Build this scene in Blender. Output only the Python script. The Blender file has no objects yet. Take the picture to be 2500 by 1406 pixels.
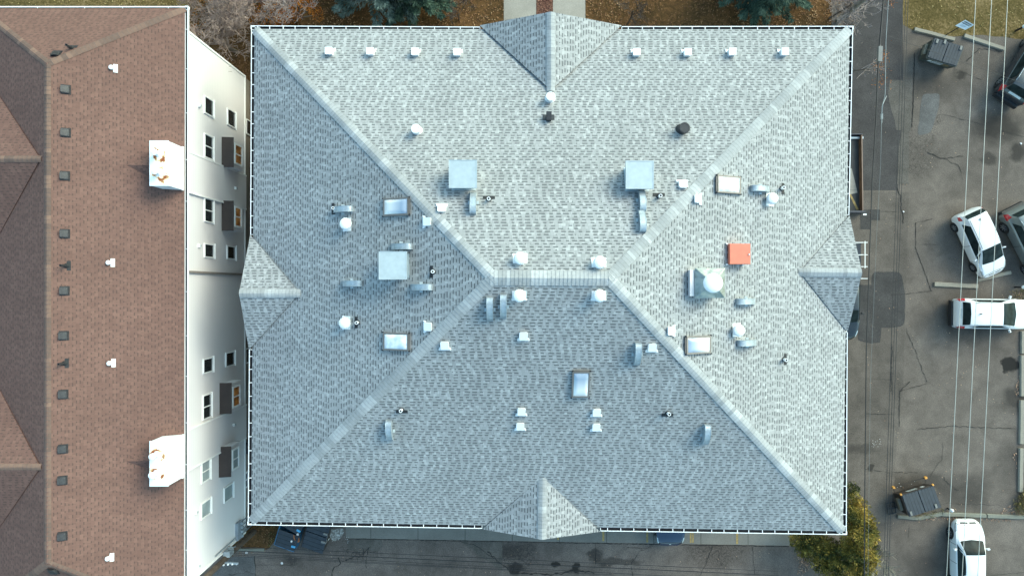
import bpy, math, random
import numpy as np
from mathutils import Vector, Matrix

# ------------------------------------------------------------------ camera, sky, sun, exposure
scene = bpy.context.scene
H = 42.0
F = 24.0 / 36.0 * 2500.0
cam_data = bpy.data.cameras.new("camera")
cam_data.lens = 24.0
cam_data.sensor_width = 36.0
cam_data.clip_end = 600.0
cam = bpy.data.objects.new("camera", cam_data)
cam.location = (0, 0, H)
cam.rotation_euler = (0, 0, 0)
scene.collection.objects.link(cam)
scene.camera = cam

SUN_EL, SUN_AZ = 35.0, 38.0          # elevation, angle from +x towards +y
world = bpy.data.worlds.new("World")
scene.world = world
world.use_nodes = True
wn = world.node_tree
sky = wn.nodes.new("ShaderNodeTexSky")
sky.sky_type = 'NISHITA'
sky.sun_disc = False
sky.sun_elevation = math.radians(SUN_EL)
sky.sun_rotation = math.radians(90.0 - SUN_AZ)
sky.dust_density = 3.0
sky.ozone_density = 0.6
bg = wn.nodes["Background"]
bg.inputs["Strength"].default_value = 0.15
tint = wn.nodes.new("ShaderNodeMixRGB")          # slightly hazy, greener sky
tint.blend_type = 'MULTIPLY'; tint.inputs[0].default_value = 1.0; tint.inputs[2].default_value = (0.83, 1.13, 1.07, 1.0)
wn.links.new(sky.outputs[0], tint.inputs[1])
wn.links.new(tint.outputs[0], bg.inputs["Color"])

sd = bpy.data.lights.new("sun", 'SUN')
sd.energy = 0.56
sd.angle = math.radians(32.0)
sd.color = (1.0, 0.66, 0.58)
sun = bpy.data.objects.new("sun", sd)
e, a = math.radians(SUN_EL), math.radians(SUN_AZ)
svec = Vector((math.cos(e) * math.cos(a), math.cos(e) * math.sin(a), math.sin(e)))
sun.rotation_euler = svec.to_track_quat('Z', 'Y').to_euler()
sun.location = svec * 80
scene.collection.objects.link(sun)

scene.view_settings.view_transform = 'Standard'
scene.view_settings.look = 'None'
scene.view_settings.gamma = 1.0
scene.view_settings.exposure = 1.44

# ------------------------------------------------------------------ helpers
C = scene.collection
rnd = random.Random(7)

def P(px, py, z=0.0):
    k = (H - z) / F
    return Vector(((px - 1250.0) * k, (703.0 - py) * k, z))

class MB:
    def __init__(s):
        s.v, s.f, s.m, s.uv = [], [], [], []
    def add(s, vs, fs, mi=0, uvs=None):
        b = len(s.v)
        s.v += [tuple(q) for q in vs]
        for i, f in enumerate(fs):
            s.f.append(tuple(b + k for k in f))
            s.m.append(mi)
            s.uv.append(uvs[i] if uvs else None)
    def box(s, c, size, rz=0.0, mi=0, taper=1.0, mat=None):
        hx, hy, hz = size[0] / 2, size[1] / 2, size[2] / 2
        vs = []
        for z in (-1, 1):
            t = taper if z > 0 else 1.0
            for x, y in ((-1, -1), (1, -1), (1, 1), (-1, 1)):
                q = Vector((x * hx * t, y * hy * t, z * hz))
                if mat is not None:
                    q = mat @ q
                elif rz:
                    q = Vector((q.x * math.cos(rz) - q.y * math.sin(rz), q.x * math.sin(rz) + q.y * math.cos(rz), q.z))
                vs.append((q.x + c[0], q.y + c[1], q.z + c[2]))
        s.add(vs, [(3, 2, 1, 0), (4, 5, 6, 7), (0, 1, 5, 4), (1, 2, 6, 5), (2, 3, 7, 6), (3, 0, 4, 7)], mi)
    def beam(s, a, b, w, h, mi=0, up=Vector((0, 0, 1))):
        a, b = Vector(a), Vector(b)
        d = b - a
        L = d.length
        x = d.normalized()
        y = up.cross(x).normalized()
        z = x.cross(y)
        M = Matrix((x, y, z)).transposed()
        s.box((a + b) / 2, (L, w, h), mat=M, mi=mi)
    def cyl(s, a, b, r0, r1=None, n=12, mi=0, cap=True):
        a, b = Vector(a), Vector(b)
        r1 = r0 if r1 is None else r1
        d = (b - a).normalized()
        t = Vector((1, 0, 0)) if abs(d.x) < 0.9 else Vector((0, 1, 0))
        u = d.cross(t).normalized()
        w = d.cross(u)
        vs = []
        for c, r in ((a, r0), (b, r1)):
            for i in range(n):
                an = 2 * math.pi * i / n
                vs.append(c + u * math.cos(an) * r + w * math.sin(an) * r)
        fs = [(i, (i + 1) % n, n + (i + 1) % n, n + i) for i in range(n)]
        if cap:
            fs += [tuple(range(n - 1, -1, -1)), tuple(range(n, 2 * n))]
        s.add(vs, fs, mi)
    def tube(s, pts, r, n=5, mi=0):
        pts = [Vector(p) for p in pts]
        rs = r if isinstance(r, (list, tuple)) else [r] * len(pts)
        vs = []
        for k, p in enumerate(pts):
            d = (pts[min(k + 1, len(pts) - 1)] - pts[max(k - 1, 0)]).normalized()
            t = Vector((0, 0, 1)) if abs(d.z) < 0.9 else Vector((0, 1, 0))
            u = d.cross(t).normalized()
            w = d.cross(u)
            for i in range(n):
                an = 2 * math.pi * i / n
                vs.append(p + (u * math.cos(an) + w * math.sin(an)) * rs[k])
        fs = []
        for k in range(len(pts) - 1):
            for i in range(n):
                fs.append((k * n + i, k * n + (i + 1) % n, (k + 1) * n + (i + 1) % n, (k + 1) * n + i))
        fs += [tuple(range(n - 1, -1, -1)), tuple(range((len(pts) - 1) * n, len(pts) * n))]
        s.add(vs, fs, mi)
    def lathe(s, prof, n=20, c=(0, 0, 0), mi=0):
        vs, fs = [], []
        for r, z in prof:
            for i in range(n):
                an = 2 * math.pi * i / n
                vs.append((c[0] + r * math.cos(an), c[1] + r * math.sin(an), c[2] + z))
        for k in range(len(prof) - 1):
            for i in range(n):
                fs.append((k * n + i, k * n + (i + 1) % n, (k + 1) * n + (i + 1) % n, (k + 1) * n + i))
        fs += [tuple(range(n - 1, -1, -1)), tuple(range((len(prof) - 1) * n, len(prof) * n))]
        s.add(vs, fs, mi)
    def poly(s, pts, mi=0, flip=False):
        f = tuple(range(len(pts)))
        s.add(pts, [f[::-1] if flip else f], mi)
    def prism(s, pts, h, mi=0):
        n = len(pts)
        lo = [Vector(p) for p in pts]
        hi = [p + Vector((0, 0, h)) for p in lo]
        s.add(lo + hi, [tuple(range(n - 1, -1, -1)), tuple(range(n, 2 * n))] +
              [(i, (i + 1) % n, n + (i + 1) % n, n + i) for i in range(n)], mi)
    def mesh(s, name, mats, smooth=False):
        me = bpy.data.meshes.new(name)
        me.from_pydata(s.v, [], s.f)
        for m in (mats if isinstance(mats, (list, tuple)) else [mats]):
            me.materials.append(m)
        me.polygons.foreach_set("material_index", s.m)
        if any(u is not None for u in s.uv):
            lay = me.uv_layers.new(name="UVMap")
            k = 0
            for f, u in zip(s.f, s.uv):
                for j in range(len(f)):
                    lay.data[k].uv = u[j] if u else (0, 0)
                    k += 1
        if smooth:
            me.polygons.foreach_set("use_smooth", [True] * len(s.f))
            try:
                me.set_sharp_from_angle(angle=math.radians(40))
            except Exception:
                pass
        me.update()
        return me

def link(name, me, parent=None, loc=None, rz=None):
    o = bpy.data.objects.new(name, me)
    C.objects.link(o)
    if parent is not None:
        o.parent = parent
    if loc is not None:
        o.location = loc
    if rz is not None:
        o.rotation_euler = (0, 0, rz)
    return o

def tag(o, label=None, cat=None, group=None, kind=None):
    if label: o["label"] = label
    if cat: o["category"] = cat
    if group: o["group"] = group
    if kind: o["kind"] = kind
    return o

def thing(name, label, cat, loc=(0, 0, 0), rz=0.0, group=None):
    return tag(link(name, None, None, loc, rz), label, cat, group)

def struct(name, mb, mat, label=None):
    o = link(name, mb.mesh(name, mat))
    o["kind"] = "structure"
    if label: o["label"] = label
    return o

# ------------------------------------------------------------------ node helper + materials
class G:
    def __init__(s, name):
        s.mat = bpy.data.materials.new(name)
        s.mat.use_nodes = True
        s.nt = s.mat.node_tree
        s.b = s.nt.nodes["Principled BSDF"]
    def n(s, t, ins=None, **pr):
        nd = s.nt.nodes.new(t)
        for k, v in pr.items():
            setattr(nd, k, v)
        for k, v in (ins or {}).items():
            s.set(nd.inputs[k], v)
        return nd
    def set(s, sock, v):
        if isinstance(v, bpy.types.NodeSocket):
            s.nt.links.new(v, sock)
        elif isinstance(v, bpy.types.Node):
            s.nt.links.new(v.outputs[0], sock)
        else:
            if isinstance(v, (tuple, list)) and sock.type == 'RGBA' and len(v) == 3:
                v = (*v, 1)
            sock.default_value = v
    def m(s, op, a, b=0.0, c=0.0, clamp=False):
        nd = s.n('ShaderNodeMath', operation=op, use_clamp=clamp)
        s.set(nd.inputs[0], a); s.set(nd.inputs[1], b); s.set(nd.inputs[2], c)
        return nd.outputs[0]
    def mix(s, f, a, b, bt='MIX'):
        nd = s.n('ShaderNodeMixRGB', blend_type=bt)
        s.set(nd.inputs[0], f); s.set(nd.inputs[1], a); s.set(nd.inputs[2], b)
        return nd.outputs[0]
    def pos(s):
        return s.n('ShaderNodeTexCoord').outputs['Object']
    def noise(s, scale, detail=3, vec=None, rough=0.5, dist=0.0):
        nd = s.n('ShaderNodeTexNoise', {'Scale': scale, 'Detail': detail, 'Roughness': rough, 'Distortion': dist})
        s.set(nd.inputs['Vector'], vec if vec is not None else s.pos())
        return nd.outputs['Fac']
    def rng(s, v, a, b, c=0.0, d=1.0):
        nd = s.n('ShaderNodeMapRange')
        s.set(nd.inputs[0], v)
        for i, q in enumerate((a, b, c, d)):
            s.set(nd.inputs[i + 1], q)
        return nd.outputs[0]
    def ramp(s, f, stops, interp='LINEAR'):
        nd = s.n('ShaderNodeValToRGB')
        cr = nd.color_ramp
        cr.interpolation = interp
        while len(cr.elements) < len(stops):
            cr.elements.new(0.5)
        for el, (p, c) in zip(cr.elements, stops):
            el.position = p
            el.color = (*c, 1)
        s.set(nd.inputs[0], f)
        return nd.outputs[0]
    def bump(s, h, strength=0.3, dist=0.02):
        nd = s.n('ShaderNodeBump', {'Strength': strength, 'Distance': dist})
        s.set(nd.inputs['Height'], h)
        s.set(s.b.inputs['Normal'], nd.outputs[0])
    def out(s, col, rough=0.8, metal=0.0, coat=0.0, spec=None):
        s.set(s.b.inputs['Base Color'], col)
        s.set(s.b.inputs['Roughness'], rough)
        s.set(s.b.inputs['Metallic'], metal)
        if coat: s.set(s.b.inputs['Coat Weight'], coat)
        if spec is not None: s.set(s.b.inputs['Specular IOR Level'], spec)
        return s.mat

def simple(name, col, rough=0.6, metal=0.0, var=0.12, scale=3.0, coat=0.0, spec=None, bump=0.0):
    g = G(name)
    nz = g.noise(scale, 4)
    c = g.mix(g.rng(nz, 0.3, 0.7), tuple(q * (1 - var) for q in col), tuple(min(1, q * (1 + var)) for q in col))
    if bump: g.bump(g.noise(scale * 12, 3), bump, 0.01)
    return g.out(c, rough, metal, coat, spec)

def per_leaf(name, stops, rough=0.75, nscale=1.2, mixf=0.45, bumpy=False, trans=False):
    """foliage colour: part per-leaf random, part clump noise"""
    g = G(name)
    ri = g.n('ShaderNodeNewGeometry').outputs['Random Per Island']
    nz = g.rng(g.noise(nscale, 2), 0.33, 0.67)
    f = g.m('ADD', g.m('MULTIPLY', ri, mixf), g.m('MULTIPLY', nz, 1 - mixf))
    return g.out(g.ramp(f, stops), rough, spec=0.2)

def shingles(name, tones, dark, row=0.145, tab=0.155, tooth=0.34, gapw=0.58, band=0.30, var=0.06, seam=0.22):
    g = G(name)
    sep = g.n('ShaderNodeSeparateXYZ')
    g.set(sep.inputs[0], g.n('ShaderNodeUVMap').outputs[0])
    u, v = sep.outputs[0], sep.outputs[1]
    vr = g.m('DIVIDE', v, row)
    r = g.m('FLOOR', vr)
    f = g.m('FRACT', vr)
    w = g.n('ShaderNodeTexWhiteNoise', noise_dimensions='1D'); g.set(w.inputs['W'], r)
    off = g.m('MULTIPLY', w.outputs['Value'], 97.0)
    w1 = g.m('ADD', g.m('DIVIDE', u, tab), off)
    v1 = g.n('ShaderNodeTexVoronoi', voronoi_dimensions='1D'); g.set(v1.inputs['W'], w1)
    v1.inputs['Scale'].default_value = 1.0; v1.inputs['Randomness'].default_value = 0.85
    v1e = g.n('ShaderNodeTexVoronoi', voronoi_dimensions='1D', feature='DISTANCE_TO_EDGE'); g.set(v1e.inputs['W'], w1)
    v1e.inputs['Scale'].default_value = 1.0; v1e.inputs['Randomness'].default_value = 0.85
    w2 = g.m('ADD', g.m('DIVIDE', u, tooth), g.m('MULTIPLY', off, 1.37))
    # slots between the raised tabs: a steady rhythm with jitter, as the cut-outs of one shingle strip
    ph = g.m('ADD', g.m('FRACT', w2), g.m('MULTIPLY', g.m('SINE', g.m('MULTIPLY', w2, 1.9)), 0.16))
    v2 = g.n('ShaderNodeTexVoronoi', voronoi_dimensions='1D'); g.set(v2.inputs['W'], g.m('MULTIPLY', w2, 1.6))
    v2.inputs['Scale'].default_value = 1.0; v2.inputs['Randomness'].default_value = 1.0
    s1 = g.n('ShaderNodeSeparateColor'); g.set(s1.inputs[0], v1.outputs['Color'])
    s2 = g.n('ShaderNodeSeparateColor'); g.set(s2.inputs[0], v2.outputs['Color'])
    gap = g.m('MULTIPLY', g.m('LESS_THAN', ph, gapw), g.m('GREATER_THAN', s2.outputs[0], 0.1))
    base = g.ramp(s1.outputs[0], tones)
    big = g.noise(0.22, 4)
    base = g.mix(1.0, base, g.ramp(g.rng(big, 0.3, 0.7), [(0, (1 - var,) * 3), (1, (1 + var * 0.6,) * 3)]), 'MULTIPLY')
    cv = g.n('ShaderNodeCombineXYZ'); g.set(cv.inputs[0], g.m('MULTIPLY', u, 1.3)); g.set(cv.inputs[1], g.m('MULTIPLY', v, 0.14))
    base = g.mix(1.0, base, g.ramp(g.noise(1.0, 4, vec=cv.outputs[0], rough=.6), [(0.32, (0.93,) * 3), (0.6, (1.02,) * 3)]), 'MULTIPLY')   # run-off streaks down the slope
    gran = g.noise(9.0, 3)
    base = g.mix(1.0, base, g.ramp(gran, [(0.3, (0.95,) * 3), (0.7, (1.04,) * 3)]), 'MULTIPLY')
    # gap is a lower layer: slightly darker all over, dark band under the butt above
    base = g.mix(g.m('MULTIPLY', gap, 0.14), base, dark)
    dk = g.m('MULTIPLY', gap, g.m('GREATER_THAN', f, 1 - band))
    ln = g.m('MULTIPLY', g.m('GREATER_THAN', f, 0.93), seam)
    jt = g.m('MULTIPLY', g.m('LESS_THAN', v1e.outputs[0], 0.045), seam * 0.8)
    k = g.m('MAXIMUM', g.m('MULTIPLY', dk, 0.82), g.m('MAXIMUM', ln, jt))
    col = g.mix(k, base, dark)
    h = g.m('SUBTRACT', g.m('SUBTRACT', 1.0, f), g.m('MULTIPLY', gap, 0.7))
    g.bump(h, 0.15, 0.006)
    return g.out(col, 0.92, spec=0.15)

def asphalt(name, c1, c2, blobs=(), gator=(), speck=0.6, light=(0.2, 0.19, 0.17)):
    g = G(name)
    pos = g.pos()
    a = g.noise(0.16, 5, rough=0.6)
    b = g.noise(0.9, 5, rough=0.65, dist=0.4)
    base = g.mix(g.rng(a, 0.35, 0.65), c1, c2)
    base = g.mix(1.0, base, g.ramp(b, [(0.3, (0.74,) * 3), (0.7, (1.22,) * 3)]), 'MULTIPLY')
    fine = g.noise(22.0, 4, rough=0.75)
    base = g.mix(1.0, base, g.ramp(fine, [(0.34, (0.6,) * 3), (0.66, (1.4,) * 3)]), 'MULTIPLY')
    vo = g.n('ShaderNodeTexVoronoi', {'Scale': 5.0}); g.set(vo.inputs['Vector'], pos)
    sp = g.m('MULTIPLY', g.m('LESS_THAN', vo.outputs['Distance'], 0.07), speck)
    base = g.mix(sp, base, light)
    dist = g.n('ShaderNodeVectorMath', operation='SCALE')
    nc = g.n('ShaderNodeTexNoise', {'Scale': 1.3, 'Detail': 4.0}); g.set(nc.inputs['Vector'], pos)
    g.set(dist.inputs[0], nc.outputs['Color']); dist.inputs['Scale'].default_value = 1.1
    sh = g.n('ShaderNodeVectorMath', operation='ADD'); g.set(sh.inputs[0], pos); g.set(sh.inputs[1], dist.outputs[0])
    def blob(x, y, rx, ry, soft=0.6):
        mp = g.n('ShaderNodeMapping', vector_type='POINT')
        g.set(mp.inputs[0], sh.outputs[0])
        mp.inputs['Location'].default_value = (-(x + .55) / rx, -(y + .55) / ry, 0)
        mp.inputs['Scale'].default_value = (1 / rx, 1 / ry, 0)
        ln = g.n('ShaderNodeVectorMath', operation='LENGTH'); g.set(ln.inputs[0], mp.outputs[0])
        return g.rng(ln.outputs['Value'], 1.0 - soft * 0.5, 1.0 + soft * 0.5, 1.0, 0.0)
    for x, y, rx, ry, st, soft in blobs:
        base = g.mix(g.m('MULTIPLY', blob(x, y, rx, ry, soft), st), base, (0.012, 0.011, 0.010))
    for x, y, rx, ry, sc in gator:
        ve = g.n('ShaderNodeTexVoronoi', {'Scale': sc}, feature='DISTANCE_TO_EDGE'); g.set(ve.inputs['Vector'], sh.outputs[0])
        ck = g.m('MULTIPLY', g.rng(ve.outputs[0], 0.02, 0.09, 1.0, 0.0), blob(x, y, rx, ry, 0.7))
        base = g.mix(g.m('MULTIPLY', ck, 0.55), base, (0.010, 0.009, 0.009))
    g.bump(fine, 0.25, 0.006)
    return g.out(base, 0.9, spec=0.25)

def leafy(name, stops, scale=9.0, patch=0.5, vscale=6.0):
    g = G(name)
    vo = g.n('ShaderNodeTexVoronoi', {'Scale': vscale}); g.set(vo.inputs['Vector'], g.pos())
    sc = g.n('ShaderNodeSeparateColor'); g.set(sc.inputs[0], vo.outputs['Color'])
    n1 = g.rng(g.noise(patch, 4, rough=0.6), 0.3, 0.7)
    n2 = g.rng(g.noise(scale, 4, rough=0.7), 0.3, 0.7)
    f = g.m('ADD', g.m('MULTIPLY', sc.outputs[0], 0.28), g.m('ADD', g.m('MULTIPLY', n1, 0.36), g.m('MULTIPLY', n2, 0.36)))
    g.bump(n2, 0.5, 0.03)
    return g.out(g.ramp(f, stops), 0.95, spec=0.1)
# ------------------------------------------------------------------ materials
M_leaf = leafy("leaf_litter_ground", [(0.0, (0.022, 0.016, 0.007)), (0.35, (0.060, 0.036, 0.015)), (0.6, (0.105, 0.055, 0.022)), (1.0, (0.21, 0.115, 0.05))])
M_grass = leafy("dry_autumn_grass", [(0.0, (0.034, 0.028, 0.010)), (0.4, (0.090, 0.066, 0.023)), (0.62, (0.15, 0.105, 0.045)), (1.0, (0.28, 0.20, 0.11))], vscale=9)
M_redleaf = leafy("red_leaf_bed", [(0.0, (0.045, 0.022, 0.016)), (0.5, (0.11, 0.052, 0.038)), (1.0, (0.22, 0.13, 0.09))])
M_asph = asphalt("parking_asphalt", (0.096, 0.080, 0.068), (0.142, 0.118, 0.100),
    blobs=[(29.9, 9.9, 1.5, 0.9, .75, .9), (30.6, -4.7, .55, .55, .97, .25), (31.1, -6.9, .8, .8, .65, .6), (29.3, 8.0, 0.4, .5, .6, .6),
           (31.2, 8.3, .5, .5, .7, .7), (27.6, 13.2, .4, .3, .7, .6), (27.4, -1.9, 2.2, 1.6, .35, .9), (25.6, 12.3, 2.2, .8, .45, .8),
           (25.0, -12.0, 2.2, .7, .55, .9), (27.9, -12.6, 1.3, .9, .5, .9), (30.9, -11.0, 1.0, 1.4, .35, .9), (25.4, -17.2, 1.2, 1.0, .45, .9)],
    gator=[(24.5, 8.3, 1.6, 1.6, 6.0), (25.9, 10.6, .6, 1.5, 5.5)])
M_alley = asphalt("alley_asphalt", (0.082, 0.069, 0.059), (0.120, 0.101, 0.086), blobs=[(22.6, -15.9, .25, .25, .7, .4), (22.1, -11.2, .25, .25, .7, .4), (21.4, -9.9, .9, .3, .5, .8)], speck=0.5)
M_alley2 = asphalt("south_alley_asphalt", (0.096, 0.079, 0.069), (0.146, 0.121, 0.105),
    blobs=[(0.0, -16.1, 1.2, .55, .5, .8), (5.1, -16.4, .45, .4, .6, .4), (6.6, -16.85, 1.3, .28, .55, .5), (-13.6, -16.8, .4, .3, .5, .8), (12.9, -16.2, 2.0, .9, .35, .8),
           (.2, -17.2, .5, .3, .8, .5), (2.7, -17.0, .3, .2, .9, .4), (3.9, -17.2, .3, .3, .9, .4), (-14.6, -15.4, .5, .3, .8, .4)],
    gator=[(0.2, -16.6, 1.3, .9, 4.5), (12.6, -16.2, 1.8, .8, 5.0), (-9.3, -16.1, 1.3, .6, 2.2)])
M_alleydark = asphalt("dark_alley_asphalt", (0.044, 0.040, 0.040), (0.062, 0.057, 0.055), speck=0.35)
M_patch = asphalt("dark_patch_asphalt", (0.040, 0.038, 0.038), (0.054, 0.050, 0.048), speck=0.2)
M_patchg = asphalt("grey_patch_asphalt", (0.088, 0.086, 0.084), (0.104, 0.101, 0.098), speck=0.2)
M_patchl = asphalt("light_patch_asphalt", (0.082, 0.073, 0.064), (0.108, 0.096, 0.083), speck=0.4)
M_crack = simple("tar_crack", (0.022, 0.020, 0.018), 0.9)

def conc(name, c, joint=None):
    g = G(name)
    a = g.noise(0.5, 6, rough=0.65)
    b = g.noise(14, 4, rough=0.7)
    col = g.mix(g.rng(a, .3, .7), tuple(q * .82 for q in c), tuple(q * 1.12 for q in c))
    col = g.mix(1.0, col, g.ramp(b, [(.3, (.85,) * 3), (.7, (1.12,) * 3)]), 'MULTIPLY')
    if joint:
        sep = g.n('ShaderNodeSeparateXYZ'); g.set(sep.inputs[0], g.pos())
        fx = g.m('FRACT', g.m('DIVIDE', sep.outputs[joint[0]], joint[1]))
        col = g.mix(g.m('MULTIPLY', g.m('LESS_THAN', fx, 0.012), .75), col, (.03, .028, .025))
    g.bump(b, .2, .005)
    return g.out(col, .85, spec=.25)
M_apron = conc("apron_concrete", (0.185, 0.175, 0.155), (0, 2.9))
M_walk = conc("walk_concrete", (0.30, 0.28, 0.245), (1, 1.5))
M_kerb = conc("kerb_concrete", (0.27, 0.245, 0.20))
M_kerb2 = conc("aged_kerb_concrete", (0.185, 0.185, 0.155))
M_found = conc("foundation_stucco", (0.19, 0.165, 0.135))
M_yellow = simple("worn_yellow_paint", (0.30, 0.21, 0.08), .8, var=.35, scale=6)
g = G("spilled_white_powder")
M_spill = g.out(g.ramp(g.noise(4.5, 6, rough=.75), [(.40, (.10, .09, .08)), (.52, (.28, .27, .25)), (.62, (.55, .55, .52))]), .95)

# ------------------------------------------------------------------ ground
def sheet(name, pts, z, mat, w=None, label=None):
    mb = MB()
    mb.poly([P(x, y, 0.0) + Vector((0, 0, z)) for x, y in reversed(pts)])
    return struct(name, mb, mat, label)

g0 = MB(); g0.poly([(-120, -120, 0), (120, -120, 0), (120, 120, 0), (-120, 120, 0)])
struct("ground", g0, M_leaf)
def wob(pts, amp=4, step=30, seed=1):
    r = random.Random(seed); out = []
    for i in range(len(pts)):
        a, b = Vector(pts[i]), Vector(pts[(i + 1) % len(pts)])
        n = max(1, int((b - a).length / step)) if (b - a).length < 1500 else 1
        for k in range(n):
            q = a.lerp(b, k / n)
            out.append((q.x + (r.uniform(-amp, amp) if k else 0), q.y + (r.uniform(-amp, amp) if k else 0)))
    return out
sheet("lawn", [(-1500, -1500), (461, -1500), (461, 60), (-1500, 60)], .004, M_grass)
sheet("grass_verge", wob([(2203, -1200), (3800, -1200), (3800, 160), (2600, 120), (2500, 97), (2400, 86), (2330, 90), (2235, 78), (2205, 62)], 2, 25), .008, M_grass)
sheet("parking_lot", [(2030, -1500), (2600, -1500), (2600, 60), (4000, 60), (4000, 3500), (1900, 3500), (1900, 1300), (2030, 1100)], .004, M_asph)
sheet("alley_road", [(2035, 470), (2219, 470), (2205, 930), (2186, 1120), (2172, 1420), (2160, 2600), (1950, 2600), (2010, 1380), (2035, 1150)], .008, M_alley)
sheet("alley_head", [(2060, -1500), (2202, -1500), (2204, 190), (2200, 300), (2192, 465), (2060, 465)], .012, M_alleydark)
sheet("south_alley", wob([(-1800, 1420), (420, 1420), (560, 1342), (655, 1340), (690, 1296), (700, 1150), (1935, 1150), (1935, 1340), (1965, 1420), (2010, 3500), (-1800, 3500)], 2, 40), .012, M_alley2)
sheet("concrete_apron", [(838, 1100), (1929, 1100), (1929, 1331), (1500, 1324), (845, 1313)], .016, M_apron)
sheet("entry_walk", [(1230, -1500), (1309, -1500), (1309, 200), (1230, 200)], .008, M_walk, label="left strip of the concrete front walk")
sheet("entry_walk", [(1350, -1500), (1429, -1500), (1429, 200), (1350, 200)], .008, M_walk, label="right strip of the concrete front walk")
sheet("leaf_bed", [(1309.5, -1500), (1349.5, -1500), (1349.5, 200), (1309.5, 200)], .006, M_redleaf)
def rr(pts, r=14):
    out = []
    n = len(pts)
    for i in range(n):
        a, b, c = Vector(pts[i - 1]), Vector(pts[i]), Vector(pts[(i + 1) % n])
        p, q = b + (a - b).normalized() * r, b + (c - b).normalized() * r
        for k in range(5):
            t = k / 4
            out.append(tuple(p.lerp(b, t).lerp(b.lerp(q, t), t)))
    return out
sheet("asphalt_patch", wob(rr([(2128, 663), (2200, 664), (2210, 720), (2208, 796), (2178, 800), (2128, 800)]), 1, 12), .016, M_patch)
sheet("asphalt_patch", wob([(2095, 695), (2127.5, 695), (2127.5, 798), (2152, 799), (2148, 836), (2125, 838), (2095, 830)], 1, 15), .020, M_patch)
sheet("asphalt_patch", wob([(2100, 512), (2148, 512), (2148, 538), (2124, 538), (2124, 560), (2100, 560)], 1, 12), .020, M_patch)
sheet("asphalt_patch", wob(rr([(2252, 230), (2294, 228), (2292, 262), (2272, 325), (2240, 332), (2246, 270)], 10), 1.5, 10), .012, M_patchg)
sheet("asphalt_patch", wob([(2172, 196), (2228, 194), (2222, 320), (2188, 318), (2168, 230)], 2, 20), .016, M_patchl)
sheet("asphalt_patch", wob([(2203, 314), (2219, 316), (2218, 450), (2190, 450), (2194, 360)], 1, 20), .020, M_patchl)
sheet("asphalt_patch", wob(rr([(847, 1316), (932, 1315), (936, 1330), (925, 1345), (850, 1342)], 5), 2, 12), .016, M_patchl)
sheet("asphalt_patch", wob([(560, 1357), (622, 1357), (624, 1420), (500, 1420)], 1, 25), .016, M_patchg)
sheet("asphalt_patch", wob([(1120, 1318), (1225, 1321), (1226, 1392), (1180, 1362), (1135, 1328)], 2, 16), .016, M_patchl)
sheet("powder_spill", wob(rr([(806, 1291), (840, 1289), (838, 1305), (826, 1318), (812, 1320), (805, 1308)], 6), 2.5, 6), .020, M_spill)
for k, (x, y0, y1) in enumerate([(1362, 1308, 1317), (1473, 1290, 1320), (1580, 1290, 1323), (1686, 1290, 1324), (1691.5, 1290, 1324), (1799.5, 1290, 1327)]):
    wd = 2 if 1680 < x < 1695 else 2.5
    sheet("stall_marking", [(x - wd, y0 - 120), (x + wd, y0 - 120), (x + wd, y1), (x - wd, y1)], .020, M_yellow)

# tar-black cracks: thin ribbons a little above the asphalt
ck = MB()
def crack(pts, w=0.03, seed=0, jit=2.5, z=.0245):
    r = random.Random(seed)
    q = []
    for i in range(len(pts) - 1):
        a, b = Vector(pts[i]), Vector(pts[i + 1])
        n = max(2, int((b - a).length / 6))
        for k in range(n):
            t = a.lerp(b, k / n)
            q.append(Vector((t.x + r.uniform(-jit, jit), t.y + r.uniform(-jit, jit))))
    q.append(Vector(pts[-1]))
    for i in range(len(q) - 1):
        a, b = P(q[i].x, q[i].y), P(q[i + 1].x, q[i + 1].y)
        d = (b - a); 
        if d.length < 1e-4: continue
        n = Vector((-d.y, d.x, 0)).normalized() * w * r.uniform(.18, .65)
        e = d.normalized() * w * .3
        ck.poly([a - n - e + Vector((0, 0, z)), b - n + e + Vector((0, 0, z)), b + n + e + Vector((0, 0, z)), a + n - e + Vector((0, 0, z))])
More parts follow.
